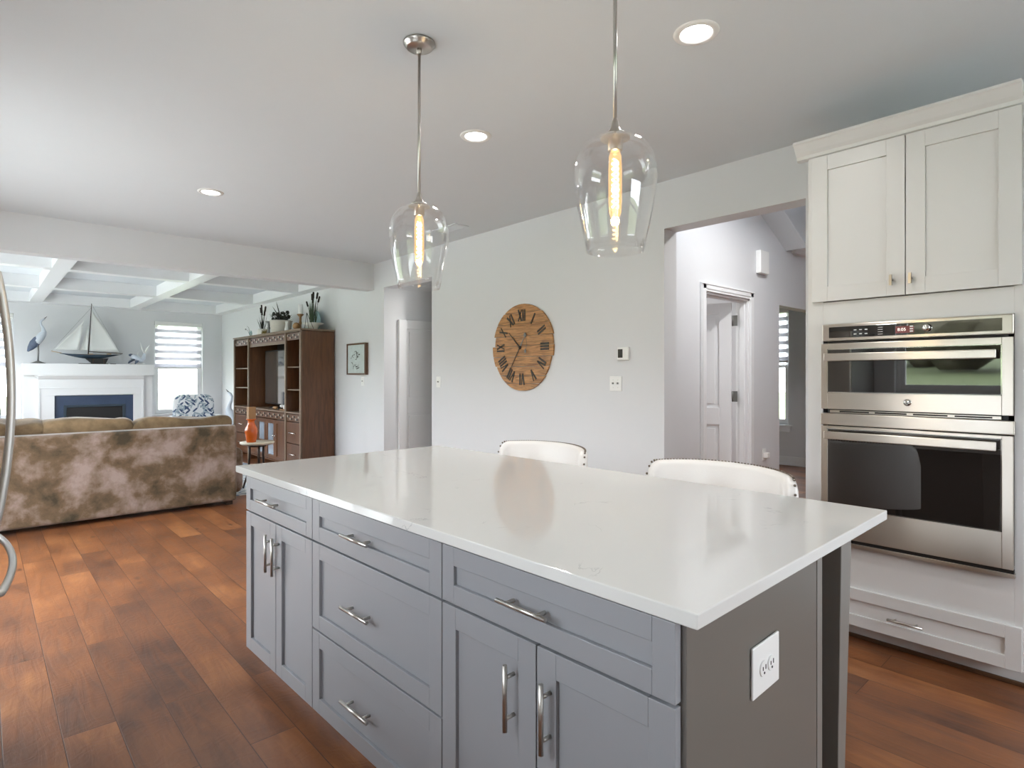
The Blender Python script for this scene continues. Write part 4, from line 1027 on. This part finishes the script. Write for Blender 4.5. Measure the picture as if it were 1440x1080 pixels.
for x in (-.03, .13): mb.box(x, x+.02, -.05, .05, 0, .10)
mb.build('stand', M['espresso'], t)
mb = MB(); mb.box(-.08, -.02, -.025, .025, .17, .187); mb.box(.19, .25, -.025, .025, .17, .195); mb.box(-.30, .30, -.035, .035, .169, .174); mb.build('deck', M['deck'], t)
MB().tube([(-.085, 0, .16), (-.037, 0, 1.07)], [.009, .005], n=8).build('mast', M['espresso'], t)
MB().tube([(-.08, 0, .222), (.425, 0, .195)], .006, n=8).build('boom', M['espresso'], t)
MB().tube([(-.46, 0, .185), (-.60, 0, .215)], .006, n=8).build('bowsprit', M['deck'], t)
def sail(pts, name):
    a, b, c = [Vector(p) for p in pts]; mb = MB(); n = 10; g = {}
    for i in range(n+1):
        for j in range(n+1-i):
            u, v = i/n, j/n; p = a*(1-u-v)+b*u+c*v; p = p+Vector((0, .8*u*v*(1-u-v), 0)); g[i, j] = mb.bm.verts.new(p)
    for i in range(n):
        for j in range(n-i):
            f = mb.bm.faces.new((g[i, j], g[i+1, j], g[i, j+1])); f.smooth = True
            if i+j < n-1: f = mb.bm.faces.new((g[i+1, j], g[i+1, j+1], g[i, j+1])); f.smooth = True
    o = mb.build(name, M['sail'], t); s_ = o.modifiers.new('thick', 'SOLIDIFY'); s_.thickness = .002
sail([(-.07, 0, .235), (.385, 0, .225), (-.045, 0, .98)], 'main_sail')
sail([(-.555, .01, .245), (-.22, .01, .245), (-.145, .01, .76)], 'jib_sail')
sail([(-.20, -.02, .24), (-.10, -.02, .24), (-.085, -.01, .70)], 'stay_sail')
MB().tube([(-.60, 0, .215), (-.04, 0, 1.0)], .0015, n=5).build('forestay', M['pewter'], t)
MB().tube([(.40, 0, .18), (-.037, 0, 1.06)], .0015, n=5).build('backstay', M['pewter'], t)
# coral/fish sculpture
t = thing('fish_sculpture', 'blue and white ceramic fish sculpture with raised tail on the mantel', 'figurine', (2.16, 12.66, ZM)); t.scale = (1.1, 1.1, 1.05)
mb = MB(); mb.tube([(-.10, 0, .155), (-.06, 0, .14), (-.0, 0, .09), (.05, 0, .07), (.085, 0, .12), (.10, 0, .20)], [.055, .085, .085, .07, .05, .026], n=16, flat=.6)
mb.build('body', M['palefig'], t)
mb = MB(); mb.tube([(.10, 0, .19), (.125, .0, .27), (.165, .0, .35)], [.026, .042, .006], n=10, flat=.35); mb.tube([(.10, 0, .19), (.06, 0, .28), (.035, 0, .39)], [.026, .04, .006], n=10, flat=.35)
mb.tube([(-.01, .0, .14), (.0, 0, .20), (.02, 0, .22)], [.02, .02, .004], n=8, flat=.4); mb.build('tail', M['porcelain'], t)
mb = MB(); mb.tube([(-.06, -.03, .09), (-.12, -.04, .05), (-.14, -.04, .02)], [.04, .035, .015], n=10, flat=.5); mb.tube([(.0, -.045, .09), (-.03, -.06, .04), (-.05, -.06, .01)], [.03, .03, .01], n=10, flat=.5)
mb.blob((-.10, -.02, .165), (.035, .03, .025)); mb.build('fins', M['bluefig'], t)
mb = MB(); mb.blob((0, 0, .012), (.10, .05, .012), p=4); mb.build('foot', M['porcelain'], t)

# ------------------------------------------------------------------ hutch (faces -X)
HX = 3.204; A0, A1, B0, B1, D0, D1 = 7.72, 8.26, 8.26, 9.80, 9.80, 10.52
t = thing('media_hutch', 'dark brown wooden media hutch with open shelves and glass doors', 'cabinet')
HB = W-.018
def hb(mb, *b): return mb.box(*b)
mb = MB(); mb.box(HX, HB, A0, A0+.03, .0, 1.95); mb.build('near_side_panel', M['hutch'], t, bevel=.002)
mb = MB(); mb.box(HX, HB, D1-.03, D1, .0, 1.95); mb.build('far_side_panel', M['hutch'], t, bevel=.002)
for y in (A1, B1): MB().box(HX, HB, y-.015, y+.015, 0, 1.95).build('divider_panel', M['hutch'], t, bevel=.002)
mb = MB(); mb.box(HB-.02, HB, A0+.03, D1-.03, .06, 1.93); mb.build('back_panel', M['hutchin'], t)
mb = MB(); mb.box(HX-.03, HB, A0-.012, D1+.012, 1.95, 1.972); mb.box(HX-.012, HB, A0, D1, 1.935, 1.95); mb.build('cornice', M['hutchtrim'], t, bevel=.003)
mb = MB(); mb.box(HX-.02, HB-.02, A0+.03, A1-.015, .81, .832); mb.box(HX-.02, HB-.02, A1+.015, B1-.015, .81, .832); mb.box(HX-.02, HB-.02, B1+.015, D1-.03, .81, .832); mb.build('deck', M['hutchtrim'], t, bevel=.003)
for y in (A0+.0, A1-.02, B1-.02, D1-.04): MB().box(HX-.024, HX-.001, y, y+.04, 0, 1.935).build('stile', M['hutchtrim'], t, bevel=.004)
for a, b in ((A0+.03, A1-.02), (B1+.02, D1-.03)):
    for z in (1.145, 1.462): MB().box(HX+.005, HB-.02, a, b, z-.016, z).build('shelf', M['hutchtrim'], t, bevel=.002)
def frieze(a, b, z0, z1):
    o = MB().box(HX-.004, HX+.016, a, b, z0, z1).build('frieze', M['hutch'], t)
    d = MB(); l_ = MB(); n = max(2, int((b-a)/.095)); s = (b-a)/n; h = (z1-z0)*.26
    for i in range(n):
        y = a+s*i; zc = z0+(z1-z0)*(.34 if i % 2 else .66)
        d.box(HX-.007, HX-.0035, y+s*.08, y+s*.52, zc-h/2, zc+h/2)
        l_.box(HX-.0065, HX-.0035, y+s*.52, y+s*.95, zc-h/2, zc+h/2)
    d.build('dark_tiles', M['black'], o); l_.build('pale_tiles', M['tilepale'], o)
for a, b in ((A0+.042, A1-.022), (A1+.022, B1-.022), (B1+.022, D1-.042)):
    frieze(a, b, 1.83, 1.925); frieze(a, b, .70, .80)
MB().box(HX, HX+.02, A1+.02, B1-.02, 1.79, 1.83).build('rail', M['hutchtrim'], t)
MB().box(HX+.0, HB-.02, A0+.03, D1-.03, .08, .10).build('bottom_board', M['hutch'], t)
# drawers at the near and far tower
for a, b in ((A0+.045, A1-.022), (B1+.022, D1-.045)):
    for z0, z1 in ((.40, .69), (.11, .39)):
        d = MB().box(HX-.012, HX+.01, a, b, z0, z1).build('drawer_front', M['hutch'], t, bevel=.004)
        zc = (z0+z1)/2; mb = MB(); mb.tube([(HX-.012, (a+b)/2-.09, zc), (HX-.04, (a+b)/2-.08, zc), (HX-.04, (a+b)/2+.08, zc), (HX-.012, (a+b)/2+.09, zc)], .007, n=8); mb.build('drawer_pull', M['chrome'], d)
# centre doors: plain, glass, glass, plain
w_ = (B1-A1-.044)/4
for i in range(4):
    a = A1+.022+w_*i+.002; b = a+w_-.004
    if i in (0, 3):
        mb = MB(); shaker(mb, HX-.014, a, b, .11, .69, fr=.05, th=.02); d = mb.build('cabinet_door', M['hutch'], t, bevel=.002)
    else:
        mb = MB(); x0, x1 = HX-.014, HX+.006
        mb.box(x0, x1, a, a+.07, .11, .69); mb.box(x0, x1, b-.07, b, .11, .69); mb.box(x0, x1, a+.07, b-.07, .11, .17); mb.box(x0, x1, a+.07, b-.07, .63, .69)
        mb.box(x0, x1, a+.07, b-.07, .34, .37)
        d = mb.build('cabinet_door', M['hutch'], t, bevel=.002)
        MB().box(HX-.006, HX-.002, a+.07, b-.07, .17, .34).build('door_glass', M['mirrorish'] if 'mirrorish' in M else plain('silvery_glass', srgb(190, 200, 212), .1, metal=.6), d)
        MB().box(HX-.006, HX-.002, a+.07, b-.07, .37, .63).build('door_glass', plain('silvery_glass', srgb(190, 200, 212), .1, metal=.6), d)
    ky = a+.03 if i in (1, 3) else b-.03
    MB().lathe([(.004, -.03), (.013, -.03), (.013, -.02), (.005, -.012), (.005, 0)], HX-.014, ky, 12, axis='X', cz=.46).build('door_knob', M['chrome'], d)
# television
t = thing('television', 'flat television with a glossy screen inside the brown hutch', 'television', (3.44, 9.05, .833), 0)
mb = MB(); mb.box(-.02, .03, -.66, .66, .055, .90); o = mb.build('tv_case', M['black'], t, bevel=.004)
MB().box(-.0225, -.02, -.645, .645, .07, .885).build('tv_screen', M['screen'], t)
mb = MB(); mb.box(-.10, .10, -.25, .25, 0, .012); mb.box(-.01, .02, -.06, .06, .012, .06); mb.build('tv_stand', M['black'], t)
# figurines
def robed(label, x, y, z, h, mat='ivory', arms=True, lean=0):
    t = thing('figurine', label, 'figurine', (x, y, z))
    mb = MB(); mb.lathe([(0, 0), (h*.16, 0), (h*.17, h*.03), (h*.13, h*.1), (h*.12, h*.3), (h*.10, h*.5), (h*.125, h*.68), (h*.11, h*.76), (h*.045, h*.81), (h*.04, h*.83)], n=18, cap=False); mb.build('robe', M[mat], t)
    MB().blob((0, 0, h*.9), (h*.065, h*.07, h*.09), nu=14, nv=10).build('head', M[mat], t)
    if arms:
        mb = MB()
        for s in (-1, 1): mb.tube([(0, s*h*.11, h*.72), (-h*.08, s*h*.16, h*.58), (-h*.13, s*h*.05, h*.55)], [h*.04, h*.035, h*.025], n=8)
        mb.build('arms', M[mat], t)
robed('tall ivory robed figurine on the top shelf of the near hutch tower', 3.36, 7.93, 1.4625, .22)
robed('small tan seated figurine on the middle shelf of the near hutch tower', 3.36, 8.00, 1.1455, .15, 'tan')
robed('tiny cream figurine at the edge of the middle shelf of the near hutch tower', 3.36, 7.86, 1.1455, .09, 'porcelain', False)
robed('white figurine with raised arms on the lowest open shelf of the near hutch tower', 3.36, 7.98, .8325, .24, 'porcelain')
robed('tiny white figurine on the top shelf of the far hutch tower', 3.34, 9.93, 1.4625, .09, 'porcelain', False)
def bird(label, x, y, z, s, mat='porcelain'):
    t = thing('bird_figurine', label, 'figurine', (x, y, z))
    MB().tube([(0, -.03*s, .022*s), (0, -.02*s, .06*s), (0, 0, .13*s), (0, .02*s, .19*s), (0, .01*s, .23*s), (0, -.02*s, .245*s)], [.02*s, .028*s, .04*s, .032*s, .024*s, .012*s], n=12).build('body', M[mat], t)
    MB().tube([(0, -.02*s, .245*s), (0, -.055*s, .235*s)], [.008*s, .001], n=6).build('beak', M['tan'], t)
    MB().lathe([(0, 0), (.05*s, 0), (.045*s, .015*s), (0, .02*s)], n=14, cap=False).build('base', M[mat], t)
bird('white parrot figurine on the lowest open shelf of the far hutch tower', 3.33, 10.10, .8325, 1.15)
t = thing('bowl', 'pale teal bowl on the middle shelf of the far hutch tower', 'bowl', (3.34, 10.02, 1.1455))
MB().lathe([(0, 0), (.03, 0), (.035, .01), (.07, .05), (.09, .075), (.085, .078), (.06, .05), (0, .02)], n=24, cap=False).build('bowl_body', M['teal'], t)
MB().blob((0, 0, .06), (.05, .05, .03), jit=.02).build('bowl_filling', M['porcelain'], t)
t = thing('flower_ornament', 'cluster of white porcelain flowers below the television', 'ornament', (3.27, 8.52, .8325))
mb = MB(); rr = random.Random(9)
for i in range(9): mb.blob((rr.uniform(-.02, .02), rr.uniform(-.1, .1), .03+rr.uniform(0, .05)), (.025, .03, .022), jit=.01, seed=i, nu=10, nv=7)
mb.build('blossoms', M['porcelain'], t)
MB().box(-.03, .03, -.10, .10, 0, .015).build('base', M['tan'], t)
t = thing('shell_ornament', 'low dark and white shell ornament under the television', 'ornament', (3.27, 8.86, .8325))
MB().blob((0, 0, .025), (.03, .08, .025), jit=.015).build('shell', M['tan'], t)

# decorations on top of the hutch
HT = 1.9725
def pot_plant(name, label, y, x, pr, ph, ptype, seed, reeds, leafmat, spread, lh, nl):
    t = thing(name, label, 'plant', (x, y, HT)); rr = random.Random(seed)
    if ptype == 'round': prof = [(0, 0), (pr*.7, 0), (pr*.95, ph*.3), (pr, ph*.55), (pr*.9, ph*.85), (pr*.8, ph), (pr*.72, ph), (0, ph*.85)]
    elif ptype == 'rib':
        prof = [(0, 0), (pr*.75, 0)]
        for i in range(8): z = ph*(i+.5)/8; prof += [(pr*(.78+.024*i)+.012, z), (pr*(.79+.024*i)-.008, z+ph/16)]
        prof += [(pr, ph), (pr*.9, ph), (0, ph*.85)]
    else: prof = [(0, 0), (pr*.45, 0), (pr*.5, ph*.3), (pr*.7, ph*.7), (pr*1.15, ph), (pr*1.1, ph*1.02), (pr*.5, ph*.7), (0, ph*.6)]
    MB().lathe(prof, n=28, cap=False).build('pot', M['ribpot' if ptype == 'rib' else 'pot'], t)
    mb = MB()
    for i in range(nl):
        a = rr.uniform(0, 2*PI); r = spread*rr.uniform(.15, 1); h = lh*rr.uniform(.45, 1)
        mb.blade((math.cos(a)*pr*.3, math.sin(a)*pr*.3, ph*.8), (math.cos(a)*r*.7, math.sin(a)*r, ph+h), .014, sag=.03*r/spread)
    mb.build('leaves', M[leafmat], t)
    for (dy, dz, rad) in reeds:
        mb = MB(); top = Vector((0, dy, ph+dz)); b = Vector((0, 0, ph*.8)); d = (top-b).normalized()
        mb.tube([tuple(b), tuple(top-d*.09)], .0025, n=6); mb.tube([tuple(top-d*.10), tuple(top-d*.09), tuple(top-d*.01), tuple(top)], [.002, rad, rad, .002], n=10)
        mb.build('cattail', M['cattail'], t)
    return t
pot_plant('potted_cattails', 'white pot of dark cattails on the far end of the hutch top', 9.77, 3.40, .085, .12, 'round', 1, [(.10, .36, .011), (.05, .40, .012), (.03, .32, .011), (-.14, .36, .014), (-.10, .30, .013)], 'dkgreen', .16, .26, 26)
pl = pot_plant('potted_plant', 'dark leafy plant in a ribbed whitewashed pot on the middle of the hutch top', 8.98, 3.40, .17, .20, 'rib', 2, [], 'dkgreen', .26, .14, 60)
mb = MB(); rr = random.Random(12)
for i in range(34):
    a = rr.uniform(0, 2*PI); q = rr.uniform(.02, .15)
    mb.blob((math.cos(a)*q, math.sin(a)*q, .22+rr.uniform(0, .12)), (.02, .024, .026), jit=.015, seed=i, nu=7, nv=5)
mb.build('clustered_foliage', M['dkgreen'], pl)
mb = MB()
for dy, dz in ((.36, .36), (.20, .42), (.28, .22), (.10, .30), (-.30, .20), (-.38, .14), (-.24, .10)): mb.blade((0, 0, .2), (0, dy, .2+dz-.08), .018, sag=.03)
mb.build('long_leaves', M['dkgreen'], pl)
pot_plant('potted_cattails', 'white flared pot of green reeds and cattails on the near end of the hutch top', 7.99, 3.47, .13, .10, 'flare', 3, [(.22, .33, .012), (.03, .42, .013), (-.02, .44, .013), (.0, .38, .015), (-.16, .42, .013), (-.22, .36, .012)], 'green', .10, .36, 60)
def candlestick(label, x, y, h, r, mat, candle=None):
    t = thing('candlestick', label, 'candlestick', (x, y, HT))
    MB().lathe([(0, 0), (r, 0), (r*.9, .01), (r*.35, .03), (r*.3, h*.4), (r*.45, h*.5), (r*.3, h*.6), (r*.35, h*.85), (r*1.0, h*.97), (r*.9, h), (0, h*.98)], n=20, cap=False).build('stem', M[mat], t)
    if candle: MB().lathe([(candle[0], h*.98), (candle[0], h+candle[1])], n=18).build('candle', M['porcelain'], t, bevel=.003)
candlestick('flared bronze candlestick between the cattail pot and the ribbed pot', 3.34, 9.33, .21, .055, 'pewter')
candlestick('tall candlestick with a thick white candle behind the ribbed pot', 3.46, 8.40, .26, .05, 'tan', (.035, .14))
t = thing('bud_vase', 'slim white bud vase on the hutch top beside the ribbed pot', 'vase', (3.30, 8.50, HT))
MB().lathe([(0, 0), (.03, 0), (.034, .03), (.02, .09), (.016, .12), (.028, .15), (.022, .15), (0, .1)], n=20, cap=False).build('vase_body', M['porcelain'], t)
t = thing('conch_shell', 'brown and cream conch shell on the hutch top', 'shell', (3.34, 8.24, HT))
MB().tube([(0, .09, .06), (0, .04, .065), (0, -.01, .07), (0, -.06, .10)], [.004, .045, .055, .006], n=12).build('shell_body', M['tan'], t)
MB().lathe([(0, 0), (.03, 0), (.02, .015), (.015, .03), (0, .03)], n=14, cap=False).build('stand', M['porcelain'], t)
t = thing('decorative_plate', 'pale teal plate standing against the wall on the hutch top', 'plate', (3.62, 8.20, HT+.155))
MB().lathe([(0, 0), (.09, .0), (.15, -.015), (.152, -.010), (.09, .008), (0, .008)], n=36, cap=False, axis='X').build('plate_disc', M['teal'], t)
t = thing('gold_ornament', 'spiky gold ornament on the hutch top right of the far cattail pot', 'ornament', (3.34, 9.52, HT)); mb = MB(); rr = random.Random(4)
for i in range(40):
    a = rr.uniform(0, 2*PI); mb.blade((0, 0, .005), (math.cos(a)*.05, math.sin(a)*.06, rr.uniform(.03, .12)), .012)
mb.lathe([(.03, 0), (.03, .02)], n=12); mb.build('spikes', M['gold'], t)
t = thing('glass_ornament', 'pale curled glass ornament at the far end of the hutch top', 'ornament', (3.34, 10.15, HT))
mb = MB(); mb.tube([(0, .06*math.cos(i*.4)*(1-i/30), .06+.055*math.sin(i*.4)*(1-i/30)) for i in range(22)], .008, n=8); mb.lathe([(.03, 0), (.02, .012)], n=14); mb.build('curl', M['teal'], t)
mb = MB(); mb.tube([(0, .03, .02), (0, .14, .12), (0, .25, .15)], .0025, n=5); mb.tube([(0, .02, .02), (0, .10, .17), (0, .18, .2)], .0025, n=5)
mb.blob((0, .25, .15), (.012, .014, .012), nu=8, nv=6); mb.build('sprigs', M['pewter'], t)
t = thing('wire_easel', 'thin dark wire easel at the near end of the hutch top', 'easel', (3.30, 7.80, HT))
mb = MB(); mb.tube([(0, .07, 0.003), (0, -.005, .22)], .003, n=6); mb.tube([(0, -.06, 0.003), (0, -.005, .22)], .003, n=6); mb.tube([(.10, 0, 0.003), (0, -.005, .22)], .003, n=6); mb.build('wires', M['iron'], t)
